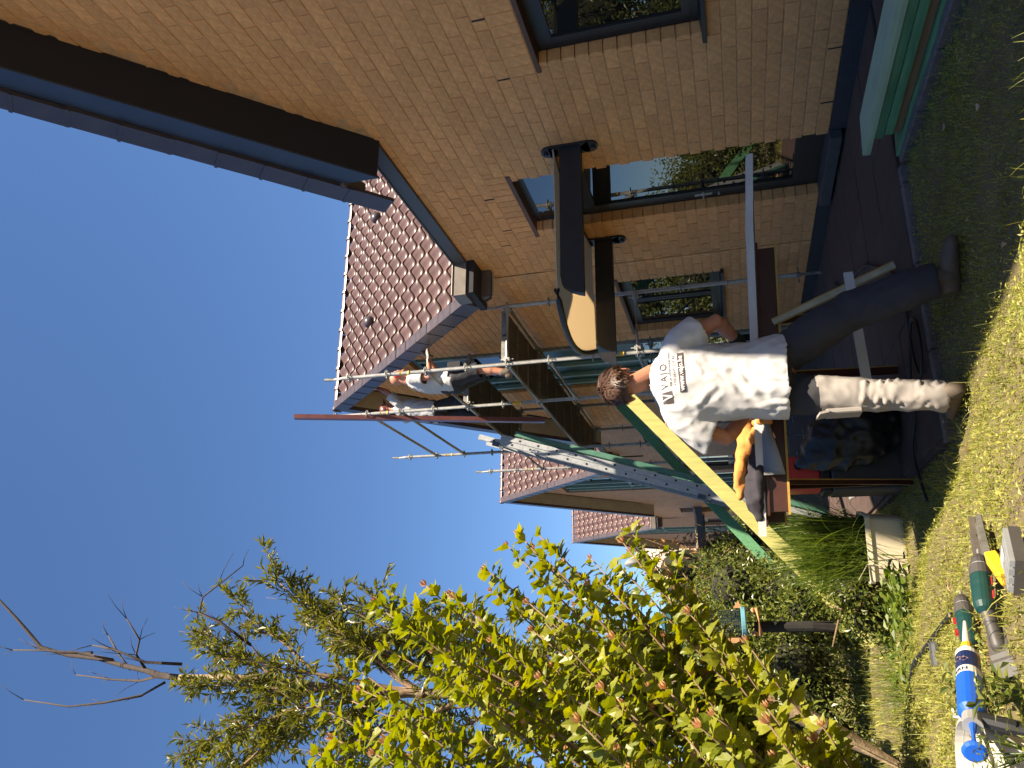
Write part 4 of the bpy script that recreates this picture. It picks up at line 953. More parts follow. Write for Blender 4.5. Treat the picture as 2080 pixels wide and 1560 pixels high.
def body_mesh(name, J, parent, mat, voxel, s=1.0, ears=True, gl=(0.6, 0.6)):
    mb = MB(); head_shape(mb, J['head'], J['face'], J['up'], s, ears)
    hd = Vector(J['head']); F = Vector(J['face']).normalized(); U = Vector(J['up']).normalized()
    rtube(mb, [hd-U*0.05*s-F*0.02*s, Vector(J['neck'])], [0.055*s, 0.062*s], 14)
    nk, ch, pv = Vector(J['neck']), Vector(J['chest']), Vector(J['pelvis'])
    rtube(mb, [nk-Vector((0, 0, .05)), ch, pv], [0.07*s, 0.125*s, 0.125*s], 16)
    for k, a in (('L', 0), ('R', 1)):
        sh, el, wr = Vector(J['sh'+k]), Vector(J['el'+k]), Vector(J['wr'+k])
        rtube(mb, [ch+Vector((0, 0, 0.08)), sh, el, wr], [0.07*s, 0.058*s, 0.043*s, 0.029*s], 14); rtube(mb, [el+(wr-el)*0.15, el+(wr-el)*0.45], [0.043*s, 0.041*s], 12)
        hand(mb, wr, J['hd'+k], J['bk'+k], gl[a], s)
        hp, kn, an = Vector(J['hip'+k]), Vector(J['kn'+k]), Vector(J['an'+k])
        rtube(mb, [pv, hp, kn, an], [0.10*s, 0.085*s, 0.058*s, 0.040*s], 14); rtube(mb, [kn+(an-kn)*0.15, kn+(an-kn)*0.42], [0.055*s, 0.056*s], 12)
        d = Vector(J['toe'+k]).normalized(); rtube(mb, [an-Vector((0, 0, .03*s)), an-Vector((0, 0, 0.05*s))+d*0.12*s], [0.036*s, 0.03*s], 10)
    V, F_ = organic(mb, voxel, 2); me = bpy.data.meshes.new(name); o0 = np.array(wloc(parent)) if parent else 0
    me.from_pydata((V-o0).tolist(), [], F_); me.materials.append(mat); me.polygons.foreach_set('use_smooth', [True]*len(me.polygons)); me.update()
    return link_mesh(name, me, parent)
def eyes(parent, J, s=1.0):
    c, F, U = Vector(J['head']), Vector(J['face']).normalized(), Vector(J['up']).normalized(); R = F.cross(U); mb = MB()
    for sg in (-1, 1): ellip(mb, c+F*0.080*s+U*0.010*s+R*sg*0.030*s, (R*0.012*s, F*0.010*s, U*0.008*s), 10, 8)
    mb.build('eyes', M['white_board'], parent, smooth=True)

# --- worker at the saw table, seen from behind
J = dict(head=(1.335, 4.10, 1.625), face=(0.52, 0.80, -0.28), up=(0.10, 0.28, 0.95), neck=(1.375, 4.10, 1.475), chest=(1.32, 4.14, 1.24), pelvis=(1.33, 4.16, 0.86),
    shL=(1.13, 4.13, 1.385), elL=(1.03, 4.24, 1.12), wrL=(1.20, 4.42, 1.00), hdL=(0.7, 0.55, -0.25), bkL=(0, 0.2, 1),
    shR=(1.525, 4.13, 1.375), elR=(1.685, 4.17, 1.12), wrR=(1.605, 4.36, 1.00), hdR=(-0.45, 0.75, -0.30), bkR=(0.1, -0.2, 1),
    hipL=(1.225, 4.14, 0.80), knL=(1.175, 4.09, 0.50), anL=(1.125, 4.02, 0.095), toeL=(-0.25, 0.95, 0),
    hipR=(1.44, 4.14, 0.80), knR=(1.61, 3.98, 0.44), anR=(1.62, 3.74, 0.095), toeR=(0.85, -0.35, 0))
P1 = thing('person', (1.35, 4.0, 0), 'person in a printed white T-shirt and stone work trousers sawing at the table', 'person')
body_mesh('body', J, P1, M['skin'], 0.0062, 1.0, gl=(0.7, 0.9)); eyes(P1, J)
hair(P1, J['head'], J['face'], J['up'], 1.10, 5200, 0.045, M['hair'])
mb = MB()
ringsT = [((1.325, 4.13, 0.785), 0.238, 0.178), ((1.322, 4.13, 0.86), 0.230, 0.170), ((1.318, 4.135, 0.97), 0.215, 0.155), ((1.312, 4.135, 1.10), 0.212, 0.150), ((1.312, 4.13, 1.22), 0.225, 0.150), ((1.318, 4.125, 1.32), 0.232, 0.142), ((1.33, 4.12, 1.40), 0.205, 0.118), ((1.355, 4.11, 1.45), 0.135, 0.092), ((1.372, 4.105, 1.49), 0.078, 0.075)]
loft(mb, [(c, (a, 0.02, -0.01), (0, b, 0)) for c, a, b in ringsT], 36)
loft(mb, [((1.20, 4.12, 1.375), (-0.02, 0.0, 0.078), (0, 0.095, 0)), ((1.12, 4.14, 1.335), (-0.052, 0.0, 0.068), (0, 0.10, 0)), ((1.065, 4.165, 1.26), (-0.080, 0.0, 0.040), (0, 0.104, 0.01)), ((1.03, 4.19, 1.19), (-0.094, 0.0, 0.036), (-.01, 0.108, 0.02))], 24)
loft(mb, [((1.46, 4.12, 1.37), (0.02, 0.0, 0.078), (0, 0.095, 0)), ((1.535, 4.12, 1.34), (0.052, 0.0, 0.072), (0, 0.100, 0)), ((1.59, 4.13, 1.28), (0.074, 0.0, 0.054), (0, 0.102, 0.01)), ((1.630, 4.145, 1.215), (0.082, 0.0, 0.054), (0, 0.104, 0.01))], 24)
folds = [((1.50, 3.99, 1.33), (1.38, 3.96, 1.27), 0.010, 0.010), ((1.51, 4.0, 1.25), (1.33, 3.97, 1.10), 0.010, 0.011), ((1.44, 3.97, 1.10), (1.26, 3.97, 1.00), 0.011, 0.010), ((1.17, 3.98, 1.12), (1.10, 4.02, 1.0), 0.012, 0.012), ((1.36, 3.96, 0.93), (1.35, 3.95, 0.80), 0.010, 0.010), ((1.27, 3.96, 0.92), (1.25, 3.95, 0.80), 0.012, 0.012), ((1.50, 4.0, 0.92), (1.49, 3.98, 0.80), 0.012, 0.011), ((1.13, 4.0, 0.95), (1.14, 4.0, 0.80), 0.014, 0.012), ((1.52, 4.0, 1.30), (1.33, 3.97, 1.22), 0.016, 0.012), ((1.53, 4.0, 1.27), (1.36, 3.97, 1.14), 0.018, 0.014), ((1.52, 4.0, 1.22), (1.30, 3.97, 1.08), 0.018, 0.012), ((1.14, 4.0, 1.28), (1.24, 3.98, 1.16), 0.018, 0.010),
    ((1.30, 3.96, 1.05), (1.12, 4.02, 0.90), 0.022, 0.016), ((1.40, 3.96, 1.02), (1.30, 3.96, 0.82), 0.020, 0.014), ((1.46, 3.98, 0.98), (1.42, 3.96, 0.80), 0.018, 0.013), ((1.22, 3.97, 1.0), (1.19, 3.97, 0.80), 0.024, 0.016), ((1.50, 4.02, 1.15), (1.40, 3.97, 0.95), 0.02, 0.011), ((1.55, 4.06, 1.36), (1.60, 4.1, 1.24), 0.014, 0.010), ((1.10, 4.08, 1.36), (1.05, 4.1, 1.22), 0.014, 0.010)]
SHIRT, SV, SF = cloth('tshirt', mb, 0.0085, [M['shirt']], P1, 0.009, [((1.325, 4.13, 0.785), (0, 0, -1), 0.4), ((1.03, 4.19, 1.19), (-0.36, 0.25, -0.92), 0.14), ((1.630, 4.145, 1.215), (0.55, 0.15, -0.83), 0.14), ((1.372, 4.105, 1.49), (0.1, 0, 1), 0.1)], 1, 4, folds=[(a, b, r_*1.15, d_*0.5) for a, b, r_, d_ in folds])
# sleeve and hem bands
# trousers: dark seat, right leg coloured dark for shade, pale left leg below the thigh pocket
mb = MB()
loft(mb, [((1.33, 4.15, 0.96), (0.17, 0, 0), (0, 0.115, 0)), ((1.33, 4.15, 0.86), (0.185, 0, 0), (0, 0.125, 0)), ((1.33, 4.15, 0.77), (0.19, 0, 0), (0, 0.12, 0))], 28)
rtube(mb, [(1.235, 4.15, 0.82), (1.20, 4.11, 0.64), (1.178, 4.08, 0.50), (1.155, 4.05, 0.30), (1.13, 4.03, 0.15), (1.128, 4.035, 0.085)], [0.105, 0.100, 0.086, 0.080, 0.074, 0.077], 20, True, False)
rtube(mb, [(1.43, 4.15, 0.82), (1.53, 4.06, 0.62), (1.60, 3.98, 0.44), (1.60, 3.86, 0.28), (1.615, 3.77, 0.16), (1.618, 3.755, 0.10)], [0.108, 0.104, 0.100, 0.096, 0.086, 0.088], 20, True, False)
tf = [((1.10, 4.0, 0.40), (1.24, 4.0, 0.36), 0.013, 0.012), ((1.09, 4.0, 0.36), (1.23, 4.0, 0.33), 0.012, 0.012), ((1.10, 4.0, 0.46), (1.25, 4.0, 0.43), 0.014, 0.010), ((1.08, 4.0, 0.17), (1.2, 3.98, 0.12), 0.014, 0.014), ((1.12, 3.98, 0.22), (1.2, 3.98, 0.20), 0.012, 0.010), ((1.10, 4.0, 0.30), (1.22, 4.0, 0.29), 0.012, 0.010)]
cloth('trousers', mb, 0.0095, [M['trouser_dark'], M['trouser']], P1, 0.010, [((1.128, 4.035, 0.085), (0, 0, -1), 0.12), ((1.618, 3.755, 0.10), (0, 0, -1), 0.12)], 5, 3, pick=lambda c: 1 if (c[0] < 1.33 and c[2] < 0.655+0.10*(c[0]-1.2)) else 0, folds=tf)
q = MB(); q.bbox(1.073, 1.10, 4.02, 4.13, 0.46, 0.63, 0.006); q.build('thigh_pocket', M['trouser'], P1)
q = MB(); q.obox((1.078, 4.06, 0.645), Vector((0.006, 0, 0.0)), Vector((0, 0.058, 0.006)), Vector((-0.004, 0, 0.022))); q.build('pocket_flap', M['trouser'], P1)
q = MB(); shoe(q, J['anL'], J['toeL']); q.build('boot', M['boot'], P1, smooth=True)
q = MB(); shoe(q, J['anR'], J['toeR']); q.build('boot', M['boot'], P1, smooth=True)
q = MB(); hand(q, Vector(J['wrR']), J['hdR'], J['bkR'], 0.9, 1.13); rtube(q, [Vector(J['wrR'])+(Vector(J['elR'])-Vector(J['wrR'])).normalized()*0.06, Vector(J['wrR'])], [0.040, 0.036], 12)
V_, F_ = organic(q, 0.005, 2); me = bpy.data.meshes.new('glove'); me.from_pydata((V_-np.array(wloc(P1))).tolist(), [], F_); me.materials.append(M['glove']); me.polygons.foreach_set('use_smooth', [True]*len(me.polygons)); link_mesh('glove', me, P1)
# print on the back of the shirt, laid onto the cloth
bvh = BVHTree.FromPolygons([tuple(v) for v in SV], [tuple(f) for f in SF])
PO = Vector((1.333, 3.9, 1.345)); PU = Vector((1, 0.0, 0.035)).normalized(); PV = Vector((-0.045, 0, 1)).normalized()   # origin, reading direction, up on the back
def lay(bm, name, mat, off, parent=SHIRT):
    for ax in (0, 1):
        lo = min(v.co[ax] for v in bm.verts); hi = max(v.co[ax] for v in bm.verts); k = lo+0.008
        while k < hi:
            no = Vector((1, 0, 0)) if ax == 0 else Vector((0, 1, 0)); bmesh.ops.bisect_plane(bm, geom=bm.verts[:]+bm.edges[:]+bm.faces[:], plane_co=no*k, plane_no=no); k += 0.010
    for v in bm.verts:
        p = PO+PU*v.co.x+PV*v.co.y; h = bvh.ray_cast(Vector((p.x, 3.0, p.z)), Vector((0, 1, 0)))
        v.co = (h[0]+Vector((0, -off, 0))) if h[0] else Vector((p.x, 3.98, p.z))
    me = bpy.data.meshes.new(name); 
    for v in bm.verts: v.co = v.co-wloc(parent)
    bm.to_mesh(me); bm.free(); me.materials.append(mat); return link_mesh(name, me, parent)
def text_bm(txt, size, x, y, sx=1.0, bold=0.0, space=1.0):
    cu = bpy.data.curves.new('t', 'FONT'); cu.body = txt; cu.size = size; cu.offset = bold; cu.space_character = space; cu.resolution_u = 3
    o = bpy.data.objects.new('t', cu); COL.objects.link(o); dg = bpy.context.evaluated_depsgraph_get(); me = bpy.data.meshes.new_from_object(o.evaluated_get(dg))
    bm = bmesh.new(); bm.from_mesh(me); bmesh.ops.triangulate(bm, faces=bm.faces[:]); COL.objects.unlink(o); bpy.data.objects.remove(o); bpy.data.meshes.remove(me)
    x0 = min(v.co.x for v in bm.verts); 
    for v in bm.verts: v.co = Vector(((v.co.x-x0)*sx+x, v.co.y+y, 0))
    return bm
def rect_bm(x0, x1, y0, y1):
    bm = bmesh.new(); bm.faces.new([bm.verts.new(p) for p in ((x0, y0, 0), (x1, y0, 0), (x1, y1, 0), (x0, y1, 0))]); return bm
def poly_bm(ps):
    bm = bmesh.new(); bm.faces.new([bm.verts.new((*p, 0)) for p in ps]); return bm
lay(text_bm('VAJO', 0.052, -0.075, 0.052, 1.02, 0.0, 1.35), 'print_name', M['print'], 0.0025)
lay(text_bm('dak en schrijnwerken bvba', 0.0175, -0.062, 0.030, 1.0, 0.0002, 1.05), 'print_line', M['print'], 0.0025)
lay(text_bm('+32/(0)49 559 84', 0.0185, -0.062, 0.006, 1.08, 0.0002, 1.25), 'print_phone', M['print'], 0.0025)
lay(rect_bm(-0.105, 0.128, -0.043, -0.010), 'print_bar', M['print'], 0.0025)
lay(text_bm('www.vajo.be', 0.036, -0.100, -0.035, 1.08, 0.0009, 1.02), 'print_web', M['print_white'], 0.0045)
lay(poly_bm([(-0.148, 0.086), (-0.092, 0.086), (-0.088, 0.032), (-0.150, 0.030)]), 'print_logo', M['print'], 0.0025)
lay(poly_bm([(-0.134, 0.0855), (-0.129, 0.0855), (-0.117, 0.048), (-0.104, 0.0855), (-0.099, 0.0855), (-0.114, 0.032), (-0.121, 0.032)]), 'print_logo_mark', M['print_white'], 0.0045)
# cordless saw in his right hand
SW = thing('hand_saw', (1.56, 4.47, 0.93), 'black power saw held on the board by the foreground person', 'saw')
q = MB(); rtube(q, [(1.60, 4.44, 0.985), (1.53, 4.58, 1.0)], [0.03, 0.036], 12); q.bbox(1.47, 1.57, 4.52, 4.62, 0.925, 1.0, 0.01); q.build('motor_body', M['grey_plastic'], SW)
q = MB(); q.lathe((1.465, 4.57, 0.945), (-1, 0, 0), [(0, 0.055), (0.004, 0.06), (0.018, 0.06), (0.022, 0.05)], 18); q.build('blade_guard', M['steel_dark'], SW)

# --- worker on the lower deck, in profile, facing the wall
def simple_person(J, label, shirt, trouser, skin, voxel, extra):
    base = Vector((J['pelvis'][0], J['pelvis'][1], J['z0'])); P = thing('person', base, label, 'person')
    body_mesh('body', J, P, skin, voxel, 1.0, gl=(0.8, 0.8)); eyes(P, J)
    nk, ch, pv = Vector(J['neck']), Vector(J['chest']), Vector(J['pelvis']); sd = (Vector(J['shR'])-Vector(J['shL'])); sd.z = 0; sd.normalize(); fr_ = Vector((0, 0, 1)).cross(sd)
    mb = MB(); hem = pv+(pv-ch).normalized()*0.04
    loft(mb, [(hem, sd*0.20, fr_*0.15), (pv+(ch-pv)*0.35, sd*0.195, fr_*0.145), (ch, sd*0.205, fr_*0.145), (ch+(nk-ch)*0.45, sd*0.20, fr_*0.125), (ch+(nk-ch)*0.8, sd*0.14, fr_*0.10), (nk+(nk-ch).normalized()*0.02, sd*0.07, fr_*0.07)], 28)
    cuts = [(tuple(hem), tuple((hem-ch)), 0.3)]
    for k in 'LR':
        sh, el = Vector(J['sh'+k]), Vector(J['el'+k]); e = sh+(el-sh)*0.72; rtube(mb, [sh+(ch-sh)*0.25, sh, e], [0.075, 0.078, 0.085], 16, True, False); cuts.append((tuple(e), tuple(el-sh), 0.12))
    cloth('tshirt', mb, 0.013, [shirt], P, 0.010, cuts, 2, 3)
    mb = MB(); rtube(mb, [pv+Vector((0, 0, 0.08)), pv-Vector((0, 0, 0.03))], [0.155, 0.16], 18)
    cuts = []
    for k in 'LR':
        hp, kn, an = Vector(J['hip'+k]), Vector(J['kn'+k]), Vector(J['an'+k]); e = (hp+(kn-hp)*0.95) if J.get('shorts') else an-Vector((0, 0, 0.04))
        if J.get('shorts'): rtube(mb, [hp, e], [0.10, 0.098], 16, True, False)
        else: rtube(mb, [hp, kn, e], [0.10, 0.085, 0.075], 16, True, False)
        cuts.append((tuple(e), (0, 0, -1), 0.14))
        q = MB(); shoe(q, an, J['toe'+k]); q.build('boot', M['boot'], P, smooth=True)
    cloth('shorts' if J.get('shorts') else 'trousers', mb, 0.013, [trouser], P, 0.009, cuts, 4, 3)
    extra(P); return P
d0 = 3.575
J2 = dict(z0=d0, head=(3.20, 8.80, 5.16), face=(0.93, 0.10, -0.30), up=(0.28, 0.0, 0.95), neck=(3.14, 8.80, 5.00), chest=(3.10, 8.80, 4.76), pelvis=(3.08, 8.80, 4.40), shL=(3.10, 8.61, 4.90), elL=(3.08, 8.56, 4.63), wrL=(3.32, 8.58, 4.66), hdL=(0.8, 0.1, 0.25), bkL=(-0.1, -0.5, 0.8), shR=(3.12, 8.99, 4.90), elR=(3.26, 9.02, 4.68), wrR=(3.46, 8.86, 4.80), hdR=(0.7, -0.1, 0.5), bkR=(-0.3, 0.5, 0.8),
    hipL=(3.08, 8.70, 4.36), knL=(3.17, 8.68, 4.00), anL=(3.10, 8.68, d0+0.10), toeL=(1, -0.1, 0), hipR=(3.08, 8.90, 4.36), knR=(3.22, 8.92, 4.0), anR=(3.24, 8.95, d0+0.10), toeR=(1, 0.1, 0), shorts=True)
def ex2(P):
    c, F, U = Vector(J2['head']), Vector(J2['face']).normalized(), Vector(J2['up']).normalized(); R = F.cross(U)
    q = MB()
    for sg in (-1, 1): ellip(q, c+R*sg*0.092-U*0.010-F*0.01, (R*0.030, F*0.036, U*0.045), 14, 10)
    m_ = q.build('ear_defenders', M['red_plastic'], P, smooth=True)
    q = MB(); q.tube([c+(R*math.cos(a)*0.095+U*math.sin(a)*0.125)-U*0.0 for a in [PI*i/10 for i in range(11)]], 0.007, 6); q.build('headband', M['black'], m_)
    for k in 'LR':
        w_, e_ = Vector(J2['wr'+k]), Vector(J2['el'+k]); q = MB(); hand(q, w_, J2['hd'+k], J2['bk'+k], 0.9, 1.15); V_, F_ = organic(q, 0.007, 2)
        me = bpy.data.meshes.new('glove'); me.from_pydata((V_-np.array(wloc(P))).tolist(), [], F_); me.materials.append(M['grey_board']); me.polygons.foreach_set('use_smooth', [True]*len(me.polygons)); g_ = link_mesh('glove', me, P)
        q = MB(); q.tube([w_+(e_-w_).normalized()*0.05, w_], 0.037, 12); q.build('cuff', M['redboard'], g_)
    q = MB(); q.bbox(3.13, 3.26, 8.55, 8.63, 4.22, 4.40, 0.012); q.build('tool_pouch', M['trouser_dark'], P)
    q = MB(); q.tube([(3.08, 8.6, 4.40), (3.22, 8.62, 4.40), (3.26, 8.8, 4.40)], 0.018, 8); q.build('tool_belt', M['trouser_dark'], P)
simple_person(J2, 'person in white T-shirt and red ear defenders on the lower scaffold deck', M['shirt'], M['trouser_dark'], M['skin'], 0.0085, ex2)
HM = thing('hammer', (3.52, 8.82, 4.80), 'dark hammer in the gloved hands of the person wearing ear defenders', 'hammer')
q = MB(); q.tube([(3.44, 8.80, 4.70), (3.60, 8.82, 4.92)], 0.014, 8); q.build('handle', M['bark_dark'], HM)
q = MB(); q.tube([(3.54, 8.82, 4.96), (3.60, 8.82, 4.92), (3.67, 8.82, 4.87)], [0.012, 0.017, 0.02], 8); q.build('head', M['steel_dark'], HM)
# --- worker on the upper deck, from behind, in the shade
d1 = 4.575
J3 = dict(z0=d1, head=(3.34, 10.55, 6.12), face=(0.80, 0.45, 0.25), up=(-0.15, 0.0, 1), neck=(3.31, 10.52, 5.96), chest=(3.28, 10.52, 5.70), pelvis=(3.22, 10.52, 5.32), shL=(3.20, 10.70, 5.86), elL=(3.42, 10.78, 5.98), wrL=(3.60, 10.72, 6.16), hdL=(0.5, 0, 0.8), bkL=(-0.8, 0.2, 0.4), shR=(3.36, 10.34, 5.86), elR=(3.52, 10.28, 6.02), wrR=(3.62, 10.36, 6.22), hdR=(0.5, 0, 0.8), bkR=(-0.8, -0.2, 0.4),
    hipL=(3.18, 10.60, 5.28), knL=(3.24, 10.66, 4.98), anL=(3.16, 10.72, d1+0.10), toeL=(1, 0.2, 0), hipR=(3.26, 10.44, 5.28), knR=(3.34, 10.42, 4.98), anR=(3.28, 10.36, d1+0.10), toeR=(1, 0, 0))
def ex3(P):
    c, F, U = Vector(J3['head']), Vector(J3['face']).normalized(), Vector(J3['up']).normalized(); R = F.cross(U)
    q = MB(); ellip(q, c+U*0.045-F*0.01, (R*0.088, F*0.108, U*0.085), 18, 12); q.obox(c+F*0.14+U*0.05, F*0.05, R*0.06, U*0.006); q.build('cap', M['redboard'], P, smooth=True)
simple_person(J3, 'person in grey T-shirt and dark red cap on the upper scaffold deck', M['shirt_grey'], M['trouser_dark'], M['skin_red'], 0.009, ex3)
# ------------------------------------------------------------------ clothes on the table
def lump(name, pts, rads, mat, label, cat, amp=0.018, voxel=0.010, seed=0, freq=1.6, extra=None, flat=1.0):
    mb = MB(); rtube(mb, pts, rads, 14)
    if extra: extra(mb)
    base = thing('tmp', (0, 0, 0), None, None); o, V, F = cloth(name, mb, voxel, [mat], base, amp, (), seed, 3, freq=freq)
    o.parent = None; bpy.data.objects.remove(base); tag(o, label, cat); return o
lump('jacket', [(1.24, 4.74, 0.975), (1.12, 4.70, 1.005), (1.0, 4.68, 1.03), (0.88, 4.68, 1.05), (0.80, 4.68, 1.07)], [0.018, 0.050, 0.046, 0.042, 0.026], M['orange_cloth'], 'bright orange work jacket dropped on the saw table', 'jacket', 0.015, 0.007, 1, freq=1.05,
    extra=lambda m: (rtube(m, [(1.02, 4.64, 1.04), (0.93, 4.62, 1.06), (0.85, 4.66, 1.08)], [0.022, 0.034, 0.02], 10), rtube(m, [(1.20, 4.60, 0.95), (1.19, 4.545, 0.93), (1.19, 4.535, 0.88)], [0.02, 0.018, 0.016], 10), rtube(m, [(1.10, 4.66, 0.985), (1.15, 4.58, 0.955)], [0.035, 0.02], 10)))
lump('jacket', [(1.06, 4.66, 0.955), (0.95, 4.64, 0.965), (0.84, 4.63, 0.985), (0.74, 4.62, 0.99), (0.66, 4.62, 0.975)], [0.03, 0.05, 0.055, 0.05, 0.03], M['navy_cloth'], 'charcoal jacket lying against the orange one on the saw table', 'jacket', 0.015, 0.007, 2, freq=1.05, extra=lambda m: (rtube(m, [(0.98, 4.60, 0.955), (0.86, 4.57, 0.96), (0.76, 4.58, 0.965)], [0.025, 0.035, 0.02], 10), rtube(m, [(0.80, 4.66, 1.01), (0.72, 4.70, 1.0)], [0.03, 0.03], 10)))
# black rubbish bag and things under the table
lump('rubbish_bag', [(1.42, 5.55, 0.10), (1.34, 5.5, 0.30), (1.22, 5.5, 0.50), (1.16, 5.5, 0.62)], [0.20, 0.24, 0.17, 0.06], M['black'], 'black rubbish bag behind the saw table', 'bag', 0.03, 0.016, 3, freq=0.9)
CB = thing('tool_case', (1.08, 5.75, 0), 'orange and black tool case glimpsed under the table', 'case')
q = MB(); q.bbox(0.98, 1.22, 5.66, 5.84, 0.52, 0.74, 0.012); q.build('case_body', M['red_plastic'], CB); q = MB(); q.bbox(0.96, 1.24, 5.64, 5.86, 0.46, 0.52, 0.008); q.tube([(1.04, 5.65, 0.74), (1.04, 5.65, 0.78), (1.16, 5.65, 0.78), (1.16, 5.65, 0.74)], 0.01, 8); q.lathe((1.15, 5.66, 0.66), (0, -1, 0), [(0, 0.03), (0.012, 0.028), (0.012, 0.015)], 14); q.build('case_trim', M['black'], CB)
q = MB(); q.bbox(0.96, 1.26, 5.62, 5.9, 0.0, 0.455, 0.01); q.build('crate_base', M['grey_plastic'], CB)
q = MB(); q.beam((1.34, 8.2, 0.02), (1.12, 6.05, 0.03), 0.06, 0.02); o = q.build('offcut_board', M['grey_board']); tag(o, 'grey offcut board lying on the terrace beyond the table', 'board')
q = MB(); q.beam((1.50, 6.9, 0.02), (1.20, 6.2, 0.03), 0.12, 0.012); q.box(1.3, 1.44, 6.45, 6.6, 0.02, 0.05); o = q.build('metal_offcut', M['alu']); tag(o, 'shiny bent metal offcut on the terrace behind the black bag', 'metal offcut')
def cable(name, pts, r, label):
    P_ = [Vector(p) for p in pts]; out = []
    for i in range(len(P_)-1):
        p0, p1, p2, p3 = P_[max(i-1, 0)], P_[i], P_[i+1], P_[min(i+2, len(P_)-1)]
        for k in range(6):
            t = k/6; out.append(0.5*((2*p1)+(-p0+p2)*t+(2*p0-5*p1+4*p2-p3)*t*t+(-p0+3*p1-3*p2+p3)*t**3))
    out.append(P_[-1]); q = MB(); q.tube(out, r, 8); o = q.build(name, M['black'], None, smooth=True); return tag(o, label, 'cable')
cable('power_cable', [(3.2, 7.25, 0.04), (3.0, 6.95, 0.04), (2.6, 6.3, 0.04), (2.5, 6.6, 0.04), (2.9, 7.0, 0.04), (2.7, 5.9, 0.04), (2.3, 5.1, 0.04), (2.05, 4.75, 0.04), (1.85, 4.7, 0.045), (1.6, 4.72, 0.045), (1.42, 4.62, 0.045), (1.5, 4.5, 0.05), (1.7, 4.52, 0.045), (1.74, 4.66, 0.045), (1.5, 4.85, 0.045), (1.25, 4.9, 0.045), (1.1, 5.1, 0.045), (0.9, 5.08, 0.03), (0.78, 5.0, 0.03)], 0.009, 'black power cable looping over the terrace round the person\'s feet')
cable('garden_hose', [(x_, y_, ground_h(x_, y_)+0.012) for x_, y_ in ((0.09, 3.2), (0.03, 3.5), (-0.03, 3.75), (-0.1, 4.0), (-0.2, 4.35), (-0.35, 4.8))], 0.010, 'thin dark hose in the grass behind the drills')

# ------------------------------------------------------------------ planter with long grass
PL = thing('planter', (0.64, 6.1, 0), 'cream rectangular planter full of long green grass', 'planter')
q = MB(); a = math.radians(-12)
def rz(x, y, z, c=(0.64, 6.12)): return (c[0]+x*math.cos(a)-y*math.sin(a), c[1]+x*math.sin(a)+y*math.cos(a), z)
def ring_(hx, hy, z, n=5, r=0.03):
    out = []
    for cx, cy, a0 in ((hx-r, hy-r, 0), (-hx+r, hy-r, 90), (-hx+r, -hy+r, 180), (hx-r, -hy+r, 270)):
        for k in range(n): th = math.radians(a0+90*k/(n-1)); out.append(rz(cx+r*math.cos(th), cy+r*math.sin(th), z))
    return out
lv = [ring_(0.205, 0.165, 0.0), ring_(0.225, 0.18, 0.215), ring_(0.238, 0.193, 0.217), ring_(0.238, 0.193, 0.25), ring_(0.226, 0.18, 0.25), ring_(0.222, 0.176, 0.20)]; n = len(lv[0]); vs = [p for l in lv for p in l]
fs = [(i*n+k, i*n+(k+1) % n, (i+1)*n+(k+1) % n, (i+1)*n+k) for i in range(len(lv)-1) for k in range(n)]+[tuple(range(n))[::-1], tuple((len(lv)-1)*n+k for k in range(n))]
q.add(vs, fs); q.build('pot', M['cream_plastic'], PL, smooth=False)
q = MB(); q.add([Vector(p)+Vector((0, 0, 0.006)) for p in ring_(0.218, 0.172, 0.20)], [tuple(range(n))]); q.build('soil', M['ground'], PL)
def blades(n, pos, length, width, lean, seed=1, droop=0.6, seg=3):
    """curved grass blades: pos(n)->(n,3) roots; returns arrays for np_mesh (quads)"""
    r = np.random.default_rng(seed); P0 = pos(n, r); L_b = r.uniform(*length, n); az_ = r.uniform(0, 2*PI, n); tl = np.abs(r.normal(0, lean, n)); wd = r.uniform(*width, n)
    d = np.stack([np.cos(az_), np.sin(az_), np.zeros(n)], 1); sd = np.stack([-np.sin(az_+r.normal(0, .6, n)), np.cos(az_), np.zeros(n)], 1); V = []
    for k in range(seg+1):
        t = k/seg; ang = tl*(1+droop*3*t); off = d*(np.sin(ang)*L_b*t)[:, None]+np.array([0, 0, 1.0])*(np.cos(np.minimum(ang, 2.2))*L_b*t)[:, None]
        wk = (wd*(1-t)**0.7*0.5+0.0003)[:, None]; V.append(P0+off-sd*wk); V.append(P0+off+sd*wk)
    V = np.stack(V, 1).reshape(-1, 3); b = np.arange(n)[:, None]*(2*(seg+1)); F = np.concatenate([b+np.array([[2*k, 2*k+1, 2*k+3, 2*k+2]]) for k in range(seg)], 0); return V, F
def root_pl(n, r):
    x = r.uniform(-0.2, 0.2, n); y = r.uniform(-0.15, 0.15, n); return np.array([rz(i, j, 0.205) for i, j in zip(x, y)])
V, F = blades(900, root_pl, (0.40, 0.74), (0.006, 0.011), 0.16, 4, 0.45, 6); np_mesh('grass_tuft', V, F, M['lush'], PL, 'stuff')
V, F = blades(120, root_pl, (0.45, 0.65), (0.005, 0.008), 0.42, 6, 0.6, 6); np_mesh('grass_tuft', V, F, M['lush'], PL, 'stuff')
q = MB(); q.tube([rz(-0.10, -0.20, 0.26), rz(-0.11, -0.23, 0.12), rz(-0.13, -0.27, 0.02)], 0.004, 6); q.tube([rz(-0.10, -0.20, 0.26), rz(-0.2, -0.24, 0.33)], 0.004, 6); q.build('dry_stem', M['pale_wood'], PL)

